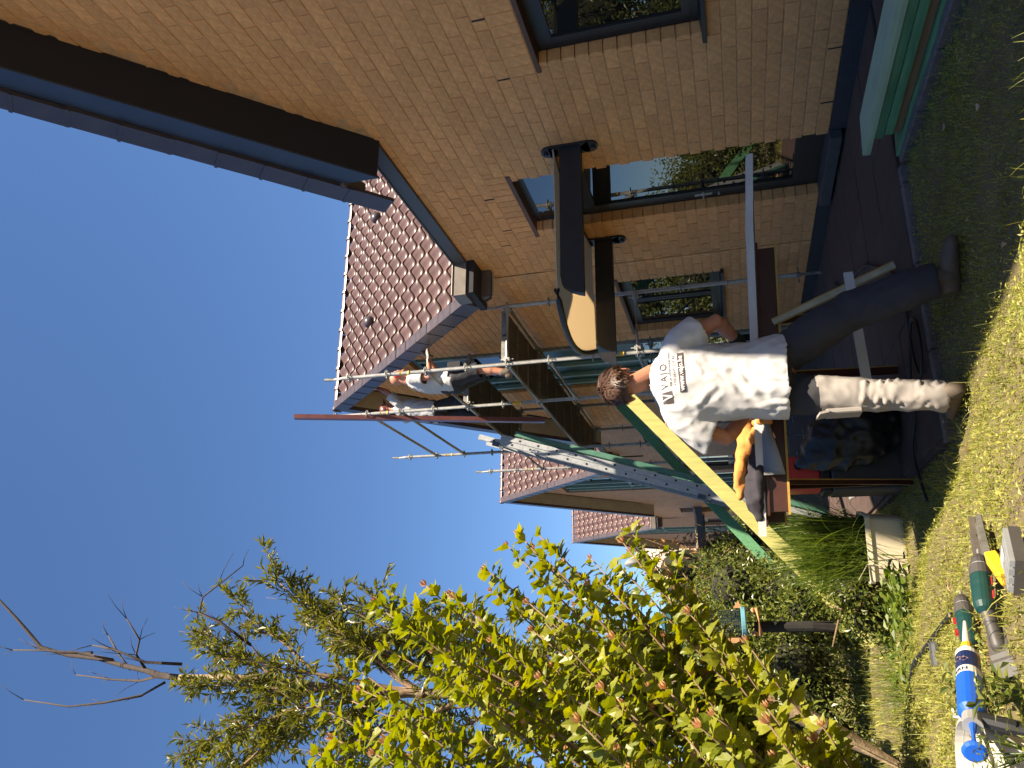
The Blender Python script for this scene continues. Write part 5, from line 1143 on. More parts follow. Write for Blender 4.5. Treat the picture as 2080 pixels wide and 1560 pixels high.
# ------------------------------------------------------------------ bird feeder on a post
BF = thing('bird_feeder', (0.14, 8.05, 0), 'mesh tube bird feeder with pale blue trays on a dark post', 'bird feeder')
q = MB(); q.tube([(0.12, 8.10, 0.0), (0.125, 8.10, 0.5), (0.12, 8.10, 1.02)], [0.055, 0.05, 0.05], 10); q.build('post', M['post'], BF)
q = MB()
for k in range(20):
    th = 2*PI*k/20; c_, s_ = math.cos(th), math.sin(th); q.tube([(0.165+0.10*c_, 8.0+0.10*s_, 1.15), (0.165+0.10*c_, 8.0+0.10*s_, 1.78)], 0.0022, 4, cap=False)
for k in range(33):
    z = 1.15+0.63*k/32; q.ring((0.165, 8.0, z), (0, 0, 1), 0.10, 0.0022, 20, 3)
q.build('wire_tube', M['mesh_wire'], BF)
q = MB(); q.lathe((0.165, 8.0, 1.085), (0, 0, 1), [(0, 0.10), (0.0, 0.125), (0.012, 0.135), (0.045, 0.138), (0.048, 0.13), (0.02, 0.12)], 24); q.build('tray', M['sky_plastic'], BF, smooth=False)
q = MB(); q.lathe((0.165, 8.0, 1.78), (0, 0, 1), [(0, 0.105), (0.05, 0.105), (0.06, 0.115), (0.085, 0.05), (0.10, 0.02)], 20); q.build('cap', M['teal_cap'], BF)
q = MB(); q.tube([(0.165, 8.0, 1.87), (0.19, 8.0, 1.99), (0.25, 8.0, 2.02), (0.26, 8.05, 1.97)], 0.008, 6); q.build('hanger', M['teal_cap'], BF)
for (p1, p2) in (((0.29, 7.94, 0.985), (0.04, 7.94, 0.965)), ((0.28, 8.16, 0.99), (0.03, 8.16, 0.975)), ((0.06, 7.94, 1.02), (0.06, 8.2, 1.03)), ((0.27, 7.94, 1.02), (0.27, 8.2, 1.03))):
    q = MB(); q.tube([p1, p2], 0.022, 10); q.build('perch', M['tan_wood'], BF, smooth=True)
q = MB(); q.bbox(-0.03, 0.02, 7.95, 8.1, 1.16, 1.26, 0.004); q.build('seed_box', M['tan_wood'], BF); q = MB(); q.prism([(0.29, 8.0, 1.12), (0.36, 8.0, 1.15), (0.29, 8.0, 1.2)], (0, 0.12, 0)); q.build('side_ledge', M['tan_wood'], BF)

# ------------------------------------------------------------------ tools on the grass
def drill(o, d, hd, label, k_=0.75):
    """o: back of the motor body, d: direction of the chuck, hd: direction of the handle"""
    o, d, hd = Vector(o), Vector(d).normalized(), Vector(hd); hd = (hd-d*hd.dot(d)*0.5).normalized(); sd = d.cross(hd).normalized(); upd = hd.cross(d)
    T = thing('cordless_drill', (o.x, o.y, o.z-0.045), label, 'drill', 'cordless drills on the lawn')
    q = MB(); q.lathe(o, d, [(-0.01, 0.012), (0.0, 0.026), (0.02, 0.032), (0.085, 0.033), (0.10, 0.034), (0.135, 0.033)], 18); q.build('motor_body', M['teal_plastic'], T, smooth=False)
    q = MB(); q.lathe(o+d*0.135, d, [(0, 0.034), (0.035, 0.034), (0.037, 0.031), (0.042, 0.031)], 18); q.build('clutch_ring', M['grey_plastic'], T)
    q = MB(); q.lathe(o+d*0.177, d, [(0, 0.0275), (0.006, 0.0275)], 18); q.build('chuck_collar', M['alu'], T)
    q = MB(); q.lathe(o+d*0.183, d, [(0, 0.026), (0.02, 0.026), (0.042, 0.017), (0.048, 0.011)], 14); q.build('chuck', M['grey_plastic'], T)
    q = MB(); q.lathe(o+d*0.23, d, [(0, 0.004), (0.025, 0.004), (0.03, 0.002)], 8); q.build('bit', M['steel'], T)
    h0 = o+d*0.03; q = MB(); rtube(q, [h0+hd*0.01, h0+hd*0.07-d*0.004, h0+hd*0.13-d*0.012], [0.024, 0.021, 0.024], 12); q.build('handle', M['grey_plastic'], T, smooth=True)
    q = MB(); q.obox(h0+hd*0.04+d*0.026, d*0.008, sd*0.008, hd*0.02); q.build('trigger', M['red_plastic'], T)
    bc = h0+hd*0.16-d*0.008
    q = MB(); q.obox(bc, d*0.055, sd*0.038, hd*0.026); q.obox(bc-hd*0.03, d*0.045, sd*0.032, hd*0.012); bt = q.build('battery', M['grey_plastic'], T)
    q = MB()
    for k in range(5): q.obox(bc+hd*0.0265+d*(-0.036+0.018*k), d*0.0055, sd*0.028, hd*0.0015)
    for k in range(5):
        for j in range(2): q.obox(bc+sd*(0.0385 if j else -0.0385)+d*(-0.036+0.018*k), d*0.0055, sd*0.0015, hd*0.02)
    q.build('battery_vent', M['red_plastic'], bt)
    for (k, s_) in ((0.05, 1), (0.105, -1)):
        q = MB(); q.obox(o+d*k+upd*0.0, d*0.016, sd*0.0345, upd*0.010); q.obox(o+d*k+sd*0.0, d*0.014, sd*0.012, upd*0.0345); q.build('button', M['red_plastic'], T)
    T.scale = (k_, k_, k_)
    return T
drill((0.072, 2.20, 0.552), (0.80, 0.56, -0.18), (-0.85, -0.45, 0.05), 'dark green and red cordless drill nearest the metal profiles, battery towards us')
drill((-0.005, 2.52, 0.52), (0.75, 0.62, -0.12), (-0.75, 0.10, 0.0), 'second cordless drill, behind the sealant tube')
SG = thing('sealant_gun', (-0.09, 2.1, 0.58), 'blue and white sealant cartridge in a blue caulking gun leaning on the bucket', 'sealant gun')
a_, b_ = Vector((-0.030, 2.20, 0.595)), Vector((-0.155, 1.985, 0.655)); d_ = (b_-a_).normalized(); Lc = (b_-a_).length
q = MB(); q.lathe(a_-d_*0.16, d_, [(0, 0.004), (0.10, 0.009), (0.145, 0.011), (0.146, 0.018), (0.155, 0.018)], 12); q.build('nozzle', M['white_plastic'], SG)
q = MB(); q.lathe(a_-d_*0.045, d_, [(0, 0.012), (0.03, 0.013)], 12); q.build('nozzle_cap', M['yellow'], SG)
q = MB(); q.lathe(a_, d_, [(-0.006, 0.016), (0.0, 0.024), (0.005, 0.026), (0.215, 0.026)], 22); q.build('cartridge', M['white_plastic'], SG, smooth=False)
q = MB(); q.lathe(a_, d_, [(0.022, 0.0264), (0.085, 0.0264)], 22); q.build('cartridge_label', M['navy_print'], SG)
q = MB(); q.lathe(a_, d_, [(0.0855, 0.0264), (0.112, 0.0264)], 22); q.build('label_band', M['white_plastic'], SG)
s1, t1 = frame(d_); up_s = Vector((0.10, -0.75, 0.65)); up_s = (up_s-d_*up_s.dot(d_)).normalized(); sd_s = d_.cross(up_s)
def wrapped(bm, name, mat, h=0.0272):
    for v in bm.verts:
        th = v.co.x/0.0264; v.co = a_+d_*v.co.y+(up_s*math.cos(th)+sd_s*math.sin(th))*h-wloc(SG)
    me = bpy.data.meshes.new(name); bm.to_mesh(me); bm.free(); me.materials.append(mat); link_mesh(name, me, SG)
bm = text_bm('ERN', 0.017, -0.012, 0.0, 1.0, 0.0004)
for v in bm.verts: v.co = Vector((-v.co.x, 0.106-v.co.y, 0))
wrapped(bm, 'label_text', M['navy_print'])
for k in range(2):
    for (cx, cy) in ((-0.012, 0.058), (0.004, 0.050)):
        bm = poly_bm([(cx-0.010, cy), (cx, cy-0.010), (cx+0.010, cy), (cx, cy+0.010)]) if k == 0 else poly_bm([(cx-0.005, cy), (cx, cy-0.005), (cx+0.005, cy), (cx, cy+0.005)])
        wrapped(bm, 'label_diamond', M['pod'] if k == 0 else M['navy_print'], 0.0268 if k == 0 else 0.0273)
q = MB(); q.lathe(a_, d_, [(0.113, 0.0275), (0.232, 0.0275), (0.245, 0.018), (0.27, 0.014)], 18); q.build('barrel', M['blue_plastic'], SG)
q = MB(); q.lathe(a_+d_*0.25, d_, [(0, 0.02), (0.03, 0.02)], 14); q.build('gun_collar', M['steel'], SG)
q = MB(); q.tube([a_+d_*0.27, a_+d_*0.36], 0.010, 10); q.lathe(a_+d_*0.36, d_, [(0, 0.022), (0.006, 0.024), (0.010, 0.018)], 14); q.build('plunger', M['blue_plastic'], SG)
q = MB(); rtube(q, [a_+d_*0.25, a_+d_*0.28-Vector((0, 0.0, 0.07)), a_+d_*0.30-Vector((0.0, 0.0, 0.12))], [0.016, 0.017, 0.015], 10); q.build('grip', M['black'], SG)
BK = thing('bucket', (-0.30, 2.08, 0.43), 'white plastic bucket at the lower left edge of the lawn', 'bucket')
q = MB(); q.lathe((-0.30, 2.08, 0.43), (0, 0, 1), [(0, 0.112), (0.004, 0.115), (0.175, 0.128), (0.177, 0.136), (0.195, 0.136), (0.197, 0.131), (0.208, 0.131), (0.210, 0.139), (0.222, 0.139), (0.224, 0.133), (0.02, 0.112)], 40); q.build('body', M['white_plastic'], BK, smooth=False)
q = MB(); q.tube([Vector((-0.30, 2.08, 0.67))+Vector((0.142*math.cos(t_), 0.142*math.sin(t_)*0.95, -0.12*math.sin(-t_))) for t_ in [-PI*i/16 for i in range(17)]], 0.004, 6); q.build('handle', M['steel'], BK)
for sg in (-1, 1):
    q = MB(); q.lathe((-0.30+sg*0.137, 2.08, 0.64), (sg, 0, 0), [(0, 0.02), (0.01, 0.018)], 12); q.build('handle_lug', M['white_plastic'], BK)
# metal profiles and packs by the drill
def channel(a, b, w_, h_, mat, label):
    a, b = Vector(a), Vector(b); q = MB(); d = (b-a).normalized(); s = Vector((-d.y, d.x, 0))
    q.beam(a, b, w_, 0.004); q.beam(a+s*w_/2+Vector((0, 0, h_/2)), b+s*w_/2+Vector((0, 0, h_/2)), 0.004, h_); q.beam(a-s*w_/2+Vector((0, 0, h_/2)), b-s*w_/2+Vector((0, 0, h_/2)), 0.004, h_); q.beam(a+Vector((0, 0, h_*0.35)), b+Vector((0, 0, h_*0.35)), 0.006, h_*0.6)
    o = q.build('metal_channel', mat); return tag(o, label, 'metal profile')
channel((0.345, 2.72, 0.395), (0.185, 2.34, 0.49), 0.045, 0.018, M['zinc'], 'grooved brown metal channel lying on the lawn in front of the drill')
channel((0.335, 2.54, 0.425), (0.195, 2.27, 0.49), 0.03, 0.014, M['steel_dark'], 'narrow dark metal channel beside the grooved one')
q = MB(); q.bbox(-0.055, 0.055, -0.018, 0.018, 0.012, 0.04, 0.003); o = q.build('yellow_pack', M['yellow']); o.location = (0.175, 2.175, 0.475); o.rotation_euler = (-0.2, 0.0, 1.0); tag(o, 'yellow box lying beside the metal channels on the lawn', 'box')
PK = thing('blade_pack', (0.17, 2.08, 0.48), 'clear pack of grey blades at the bottom edge of the lawn', 'pack')
pa, pb = Vector((0.215, 2.085, 0.488)), Vector((0.135, 1.985, 0.515)); pd = (pb-pa).normalized(); ps = Vector((pd.y, -pd.x, 0)).normalized(); pn = pd.cross(ps); pn = pn if pn.z > 0 else -pn; pc = (pa+pb)/2
q = MB(); q.obox(pc, pd*0.072, ps*0.045, pn*0.012); q.build('tray', M['grey_plastic'], PK)
for k in range(4):
    q = MB(); q.obox(pc+ps*(-0.033+0.022*k)+pn*0.017, pd*0.068, ps*0.008, pn*0.005); q.build('blade', M['alu'], PK)
q = MB(); q.obox(pc-pd*0.04+ps*0.02+pn*0.0235, pd*0.02, ps*0.018, pn*0.001); q.build('pack_label', M['white_board'], PK)
q = MB(); q.bbox(-0.10, -0.0, 3.42, 3.49, 0.40, 0.43, 0.01); o = q.build('stone_slab', M['sill_stone']); o.rotation_euler = (0, 0, 0); tag(o, 'small grey stone slab lying in the lawn by the hose', 'stone')

# ------------------------------------------------------------------ far end: white house, satellite dish, downpipe
WH = thing('white_house', (3.0, 38, 0), 'sunlit white rendered house beyond the end of the row', 'house')
q = MB(); q.prism([(1.9, 38, 0), (9, 38, 0), (9, 38, 7.6), (7.0, 38, 7.9), (1.9, 38, 4.22)], (0, 8, 0)); q.build('wall', M['render_white'], WH)
q = MB(); q.prism([(1.6, 37.8, 4.02), (7.0, 37.8, 7.98), (7.0, 37.8, 8.12), (1.6, 37.8, 4.16)], (0, 8.4, 0)); q.build('roof', M['roof_far'], WH)
q = MB(); q.box(2.92, 3.26, 37.97, 38.02, 2.55, 3.40); wn = q.build('window', M['grey_board'], WH); q = MB(); q.box(2.97, 3.21, 37.955, 37.97, 2.6, 3.32); q.build('pane', M['white_board'], wn)
SD = thing('satellite_dish', (3.4, 33.2, 5.4), 'grey satellite dish on the verge of the farthest gable house', 'satellite dish')
q = MB(); q.lathe((3.05, 33.2, 5.35), (1, 0.1, 0.05), [(-0.12, 0.40), (-0.08, 0.39), (0.02, 0.34), (0.12, 0.22), (0.17, 0.08)], 20); q.build('dish', M['grey_board'], SD, smooth=True)
q = MB(); q.tube([(3.2, 33.2, 5.35), (3.6, 33.25, 5.4)], 0.05, 8); q.tube([(3.0, 33.2, 5.0), (2.62, 33.2, 5.32)], 0.02, 6); q.lathe((2.66, 33.2, 5.34), (-1, 0, 0), [(0, 0.05), (0.1, 0.05)], 10); q.build('arm', M['steel_dark'], SD)
q = MB(); q.tube([(3.80, 33.9, 0.0), (3.80, 33.9, 3.9), (3.7, 33.75, 4.1)], 0.07, 10); o = q.build('downpipe', M['zinc'], H4)
# ------------------------------------------------------------------ plants
def leaf_quads(P, D, Nn, L_, W_, fold=0.25):
    """bent rhombic leaves: root P, direction D, normal Nn; four points each + fold -> two triangles pairs"""
    n = len(P); S_ = np.cross(D, Nn); S_ /= np.maximum(np.linalg.norm(S_, axis=1, keepdims=True), 1e-9); L_ = L_[:, None]; W_ = W_[:, None]
    a = P; m = P+D*L_*0.45-Nn*L_*0.03; l = m-S_*W_*0.5+Nn*W_*fold; r = m+S_*W_*0.5+Nn*W_*fold; t = P+D*L_-Nn*L_*0.16
    V = np.stack([a, l, t, r], 1).reshape(-1, 3); b = np.arange(n)[:, None]*4
    F = np.concatenate([b+np.array([[0, 2, 1]]), b+np.array([[0, 3, 2]])], 1).reshape(-1, 3); return V, F
def unit(v): return v/np.maximum(np.linalg.norm(v, axis=1, keepdims=True), 1e-9)
def blob_leaves(blobs, n, L_, W_, seed, shell=0.75, droop=0.2):
    r = np.random.default_rng(seed); vol = np.array([b[1][0]*b[1][1]*b[1][2] for b in blobs])**0.67; k = r.choice(len(blobs), n, p=vol/vol.sum())
    C = np.array([b[0] for b in blobs])[k]; R = np.array([b[1] for b in blobs])[k]; d = unit(r.normal(size=(n, 3))); q = shell+(1.06-shell)*r.random(n)**0.7
    nzv = np.array([noise.noise(Vector(x)*2.2) for x in (C+d*R)]); q = q*(1+0.22*nzv); P = C+d*R*q[:, None]; keep = P[:, 2] > 0.02; P, d = P[keep], d[keep]; n = len(P)
    D = unit(d*0.8+r.normal(size=(n, 3))*0.75-np.array([0, 0, droop])); Nn = unit(d*0.6+r.normal(size=(n, 3))*0.5+np.array([0, 0, 0.5])); Nn = unit(Nn-D*(Nn*D).sum(1, keepdims=True))
    return leaf_quads(P, D, Nn, r.uniform(*L_, n), r.uniform(*W_, n))
def core(parent, blobs, mat, s=0.72):  # dark blobs stand in for the deep shade between the leaves
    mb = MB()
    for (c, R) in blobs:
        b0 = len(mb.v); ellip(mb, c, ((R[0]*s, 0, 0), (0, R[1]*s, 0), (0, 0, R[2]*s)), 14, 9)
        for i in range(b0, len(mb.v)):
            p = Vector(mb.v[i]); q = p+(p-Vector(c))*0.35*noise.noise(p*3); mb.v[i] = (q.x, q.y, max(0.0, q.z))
    return mb.build('shade_core', mat, parent, recalc=False)
M['core'] = pmat('foliage_shade', (0.022, 0.022, 0.008), 0.95, var=0.6, scale=12, bump=1.0, bscale=25)  # near-black colour for the shade inside hedge and shrubs
# clipped hedge behind the planter, running left and back along the garden
HG = thing('hedge', (-0.9, 9.0, 0), 'dense small-leaved green hedge behind the planter and feeder', 'hedge')
rr = random.Random(11); blobs = []
for i in range(15):
    x = 0.50-i*0.34; blobs.append(((x, 8.95+rr.uniform(-.12, .12), 0.55+rr.uniform(-.1, .1)), (0.42, 0.50, 0.62)))
    blobs.append(((x+rr.uniform(-.1, .1), 9.15+rr.uniform(-.12, .12), 1.18+rr.uniform(-.12, .12)), (0.40, 0.46, 0.42+0.12*rr.random())))
for i in range(7):
    blobs.append(((0.45+rr.uniform(-.1, .1), 9.7+i*0.5, 0.7+rr.uniform(-.1, .2)), (0.42, 0.42, 0.85)))
for i in range(6): blobs.append(((0.46+rr.uniform(-.2, .16), 8.55+rr.uniform(-.1, .2), 0.25+rr.uniform(0, .3)), (0.24, 0.22, 0.26)))
core(HG, blobs, M['core'], 0.5); V, F = blob_leaves(blobs, 48000, (0.035, 0.080), (0.016, 0.034), 21, 0.5); np_mesh('foliage', V, F, M['hedge'], HG, 'stuff')
q = MB()
for i in range(12):
    x = 0.45-i*0.42; q.tube([(x, 9.0, 0), (x+rr.uniform(-.1, .1), 9.0, 0.5), (x+rr.uniform(-.2, .2), 9.05, 1.1)], [0.018, 0.014, 0.008], 6)
q.build('stems', M['bark_dark'], HG)
# copper-leaved shrub and tall shrubs behind it
def shrub(label, blobs, n, L_, W_, mat, seed, stem_h, name='shrub', group=None):
    c = blobs[0][0]; T = thing(name, (c[0], c[1], 0), label, 'shrub', group); core(T, blobs, M['core'], 0.55)
    V, F = blob_leaves(blobs, n, L_, W_, seed, 0.55); np_mesh('foliage', V, F, mat, T, 'stuff'); q = MB()
    r_ = random.Random(seed)
    for k in range(6): q.tube([(c[0]+r_.uniform(-.1, .1), c[1]+r_.uniform(-.1, .1), 0), (c[0]+r_.uniform(-.25, .25), c[1]+r_.uniform(-.2, .2), stem_h*0.6), (c[0]+r_.uniform(-.5, .5), c[1]+r_.uniform(-.3, .3), stem_h)], [0.02, 0.014, 0.005], 6)
    q.build('stems', M['twig'], T); return T
shrub('loose copper-leaved shrub rising above the hedge before the white house', [((1.15, 13.2, 1.9), (0.45, 0.5, 0.75)), ((0.75, 13.3, 1.7), (0.5, 0.5, 0.8)), ((1.35, 13.4, 1.3), (0.4, 0.5, 0.8)), ((0.9, 13.2, 0.6), (0.6, 0.5, 0.6))], 1900, (0.07, 0.13), (0.018, 0.035), M['red_leaf'], 31, 2.6)
shrub('bright green leafy shrub between the hedge and the far canopy', [((1.25, 12.2, 0.75), (0.42, 0.5, 0.75)), ((1.0, 12.3, 1.15), (0.45, 0.5, 0.6)), ((0.6, 12.0, 1.0), (0.5, 0.5, 0.8))], 3600, (0.05, 0.10), (0.02, 0.04), M['hedge'], 32, 1.7)
shrub('tall evergreen screen at the back left of the garden', [((-2.2+i*0.75, 15.0+0.3*math.sin(i*2), 1.1), (0.7, 0.7, 1.25)) for i in range(5)]+[((-5+i*0.9, 14.0, 1.2), (0.8, 0.8, 1.5)) for i in range(3)], 9000, (0.06, 0.11), (0.03, 0.05), M['hedge'], 33, 1.9)
shrub('added conifer screen out of view at the left, for window reflections', [((-2.9-0.75*i, 11.3+0.35*i, 1.2), (0.75, 0.8, 1.5)) for i in range(5)]+[((-3.0-0.75*i, 11.4+0.35*i, 3.0+0.3*math.sin(3*i)), (0.65, 0.7, 1.6)) for i in range(5)], 12000, (0.07, 0.14), (0.03, 0.06), M['hedge'], 36, 3.2)  # unseen conifers added so the near window mirrors foliage instead of sky
shrub('leafy green plant between the planter and the feeder post', [((0.42, 6.95, 0.22), (0.24, 0.22, 0.30)), ((0.20, 7.0, 0.16), (0.2, 0.2, 0.24)), ((0.55, 7.1, 0.36), (0.18, 0.18, 0.28))], 2600, (0.035, 0.075), (0.018, 0.034), M['hedge'], 37, 0.45)
shrub('added tall trees behind the hedge at the far left, for window reflections', [((-1.6+0.75*i, 18.2+0.3*math.sin(i*2.1), 1.4), (0.75, 0.8, 1.6)) for i in range(4)]+[((-1.6+0.75*i, 18.4, 3.4+0.3*math.sin(i*3)), (0.7, 0.7, 1.5)) for i in range(3)], 9000, (0.08, 0.15), (0.04, 0.07), M['hedge'], 38, 3.6)  # trees added so the window behind the scaffold mirrors dark green
shrub('dense boundary shrubs along the left side of the garden', [((-5.0, 0.0+i*1.5, 0.9), (0.9, 1.0, 1.1)) for i in range(9)], 9000, (0.07, 0.12), (0.03, 0.06), M['hedge'], 34, 1.6)
shrub('low dark shrub between the leaning planks and the far houses', [((1.75, 16.4, 0.6), (0.7, 0.8, 0.75)), ((2.6, 17.3, 0.55), (0.8, 0.8, 0.65)), ((1.3, 15.0, 0.5), (0.4, 0.6, 0.6))], 3800, (0.06, 0.11), (0.03, 0.05), M['hedge'], 35, 0.9)
# leggy small-leaved plants along the hedge foot and by the bucket
def clump(label, c, n, R, L_, W_, seed, h, mat='hedge'):
    r = np.random.default_rng(seed); g0 = ground_h(c[0], c[1]); T = thing('leafy_plant', (c[0], c[1], g0), label, 'plant'); P = np.array([c[0], c[1], g0])+np.stack([r.normal(0, R, n), r.normal(0, R, n), h*r.random(n)**0.8+0.012], 1)
    D = unit(np.stack([r.normal(0, 1, n), r.normal(0, 1, n), r.uniform(0.05, 0.8, n)], 1)); Nn = unit(np.array([0, 0, 1.0])+r.normal(size=(n, 3))*0.35); Nn = unit(Nn-D*(Nn*D).sum(1, keepdims=True))
    V, F = leaf_quads(P, D, Nn, r.uniform(*L_, n), r.uniform(*W_, n)); np_mesh('leaves', V, F, M[mat], T, 'stuff'); q = MB()
    for k in range(7): a_ = 2*PI*k/7; q.tube([(c[0], c[1], g0), (c[0]+R*math.cos(a_), c[1]+R*math.sin(a_), g0+h*0.8)], [0.003, 0.0015], 5)
    q.build('stems', M['lush'], T); return T
clump('broad-leaved weed growing at the foot of the planter', (0.22, 5.0, 0), 150, 0.12, (0.05, 0.09), (0.028, 0.045), 41, 0.14, 'lush')
clump('leafy weed half covering the end of the sealant gun', (-0.095, 1.86, 0), 60, 0.026, (0.02, 0.042), (0.009, 0.016), 42, 0.09, 'hedge')
clump('leafy weed growing between the drill and the bucket', (-0.13, 2.36, 0), 150, 0.045, (0.02, 0.04), (0.010, 0.018), 43, 0.06, 'hedge')
clump('wide-leaved weed in the lawn before the hedge', (-0.05, 5.6, 0), 160, 0.2, (0.04, 0.08), (0.02, 0.035), 44, 0.12, 'lush')
clump('feathery weed at the lower left edge in front of the bucket', (-0.20, 1.83, 0), 80, 0.03, (0.015, 0.035), (0.004, 0.008), 45, 0.08, 'hedge')
def root_at(cx, cy, R): return lambda n, r: np.stack([cx+r.normal(0, R, n), cy+r.normal(0, R, n), np.zeros(n)], 1)
for i, (cx, cy, lab) in enumerate(((0.25, 7.35, 'tuft of fine bright grass at the foot of the feeder post'), (-0.30, 7.0, 'tuft of fine grass left of the feeder post'))):
    V, F = blades(420, root_at(cx, cy, 0.16), (0.10, 0.30), (0.002, 0.004), 0.5, 50+i, 0.5, 4); o = np_mesh('grass_tuft', V, F, M['lush']); tag(o, lab, 'grass tuft')

# ------------------------------------------------------------------ tree with narrow leaves and a bare dead top
TR = thing('fruit_tree', (-0.95, 7.5, 0), 'tall narrow-leaved tree with a bare dead top behind the shrub', 'tree')
TRUNK = [(-1.30, 7.5, -0.75), (-0.72, 7.42, 0.45), (-0.54, 7.4, 0.81), (-0.45, 7.4, 1.04), (-0.38, 7.4, 1.28), (-0.33, 7.42, 1.60), (-0.39, 7.45, 2.25), (-0.46, 7.45, 2.93), (-0.48, 7.40, 3.40), (-0.50, 7.36, 4.03), (-0.48, 7.40, 4.91), (-0.45, 7.42, 5.45), (-0.40, 7.40, 6.13), (-0.41, 7.36, 6.78), (-0.39, 7.35, 7.03), (-0.35, 7.38, 7.22), (-0.30, 7.40, 7.57), (-0.24, 7.45, 7.91), (-0.21, 7.45, 8.34), (-0.13, 7.42, 8.70), (0.02, 7.40, 8.88), (0.18, 7.36, 9.06), (0.43, 7.34, 9.41), (0.60, 7.30, 9.75)]
rad = [0.085, 0.078, 0.075, 0.072, 0.07, 0.065, 0.058, 0.054, 0.05, 0.046, 0.042, 0.039, 0.034, 0.031, 0.034, 0.028, 0.026, 0.024, 0.022, 0.020, 0.018, 0.015, 0.011, 0.007]
q = MB(); q.tube(TRUNK[:14], rad[:14], 12); q.tube([(-0.36, 7.4, 1.42), (-0.22, 7.38, 1.56), (-0.17, 7.38, 1.72)], [0.05, 0.045, 0.04], 10); q.build('trunk', M['bark'], TR, smooth=True)
q = MB(); q.tube(TRUNK[13:], rad[13:], 9)
DEAD = [[(-0.08, 7.3, 5.94), (0.14, 7.2, 6.26), (0.23, 7.2, 6.52), (0.39, 7.25, 6.54), (0.51, 7.3, 6.41), (0.71, 7.3, 6.13)], [(-0.38, 7.4, 6.97), (-0.46, 7.5, 7.38), (-0.46, 7.6, 7.83), (-0.42, 7.6, 8.33)], [(-0.46, 7.4, 6.98), (-0.59, 7.3, 7.17), (-0.66, 7.2, 7.53), (-0.71, 7.2, 7.97), (-0.66, 7.2, 8.57)], [(-0.37, 7.4, 7.21), (-0.19, 7.3, 7.31), (-0.04, 7.25, 7.25), (0.17, 7.2, 7.41)], [(-0.34, 7.4, 7.44), (-0.17, 7.5, 7.73), (0.0, 7.55, 7.93)], [(-0.25, 7.4, 7.68), (-0.18, 7.3, 8.05), (-0.16, 7.25, 8.49), (-0.16, 7.25, 8.9)], [(-0.18, 7.45, 8.02), (-0.20, 7.6, 8.41), (-0.15, 7.65, 8.97)], [(-0.45, 7.4, 5.6), (-0.28, 7.4, 5.8), (-0.08, 7.3, 5.94)], [(-0.28, 7.4, 6.80), (-0.26, 7.2, 7.1), (-0.13, 7.15, 7.5), (-0.1, 7.2, 7.8)]]
rt = random.Random(5)
for br in DEAD:
    br = [Vector(p) for p in br]; n = len(br); q.tube(br, [0.013*(1-i/n)+0.0035 for i in range(n)], 6)
    for i in range(1, n):
        for k in range(2):
            if rt.random() < 0.75:
                d = (br[i]-br[i-1]).normalized()+Vector((rt.uniform(-.8, .8), rt.uniform(-.8, .8), rt.uniform(-.2, .8))); d.normalize(); L_t = rt.uniform(0.12, 0.38)
                q.tube([br[i], br[i]+d*L_t*0.5+Vector((0, 0, 0.02)), br[i]+d*L_t], [0.005, 0.0035, 0.002], 5)
q.build('dead_top', M['bark_dark'], TR, smooth=True)
LIMB = [(x-0.18 if x > 0.3 else x, y, z-0.1) for (x, y, z) in [(0.74, 7.2, 5.74), (0.55, 7.4, 5.5), (0.45, 7.0, 4.83), (0.49, 7.3, 4.61), (0.47, 7.5, 6.32), (-0.51, 7.2, 6.43), (0.06, 7.6, 6.82), (-1.12, 7.4, 6.66), (-0.92, 7.0, 5.95), (0.02, 7.5, 4.46), (0.22, 7.8, 4.06), (-1.27, 7.6, 6.21), (-0.92, 7.2, 5.49), (0.17, 7.7, 5.46), (-0.03, 7.1, 4.79), (-0.68, 7.4, 4.12), (-1.18, 7.5, 4.59), (-0.63, 6.9, 5.13), (-0.15, 7.6, 3.67), (-0.79, 7.5, 3.42), (0.32, 7.9, 5.35), (-0.17, 7.0, 6.11), (-0.62, 7.7, 6.07), (-0.35, 7.0, 3.74), (0.22, 7.9, 3.25), (-0.14, 7.3, 2.9), (-1.4, 7.3, 5.3), (-1.3, 7.8, 4.0), (-1.0, 6.9, 4.8), (-1.5, 7.2, 6.3)]]
q = MB(); LP, LDr = [], []
for tip in LIMB:
    tip = Vector(tip); zi = max(1.6, tip.z-rt.uniform(0.9, 1.9)); k = min(range(len(TRUNK)), key=lambda i: abs(TRUNK[i][2]-zi)); a = Vector(TRUNK[k]); pts = []
    for i in range(7):
        t = i/6; p = a.lerp(tip, t)+Vector((0.06*noise.noise(Vector((tip.x*3, t*3, 1))), 0.1*noise.noise(Vector((tip.z*3, t*3, 7))), 0.22*math.sin(PI*t)*(tip-a).length*0.25)); pts.append(p)
    q.tube(pts, [0.020*(1-i/7)+0.003 for i in range(7)], 6)
    for i in range(2, 7):
        for s in range(6):
            d = ((pts[i]-pts[i-1]).normalized()*0.9+Vector((rt.gauss(0, .6), rt.gauss(0, .6), rt.gauss(0.15, .5)))).normalized(); L_t = rt.uniform(0.18, 0.42); tw = [pts[i], pts[i]+d*L_t*0.5+Vector((0, 0, 0.015)), pts[i]+d*L_t]
            q.tube(tw, [0.0045, 0.003, 0.0015], 4)
            if rt.random() < 0.82:
                for j in range(rt.randint(13, 24)):
                    t = rt.uniform(0.15, 1.0); LP.append(pts[i]+d*L_t*t); LDr.append((d*0.7+Vector((rt.gauss(0, .55), rt.gauss(0, .55), rt.gauss(-0.25, .5)))).normalized())
q.build('branches', M['twig'], TR, smooth=True)
LP = np.array(LP); LDr = np.array(LDr); r = np.random.default_rng(9); Nn = unit(r.normal(size=LP.shape)*0.7+np.array([0, 0, 0.8])); Nn = unit(Nn-LDr*(Nn*LDr).sum(1, keepdims=True))
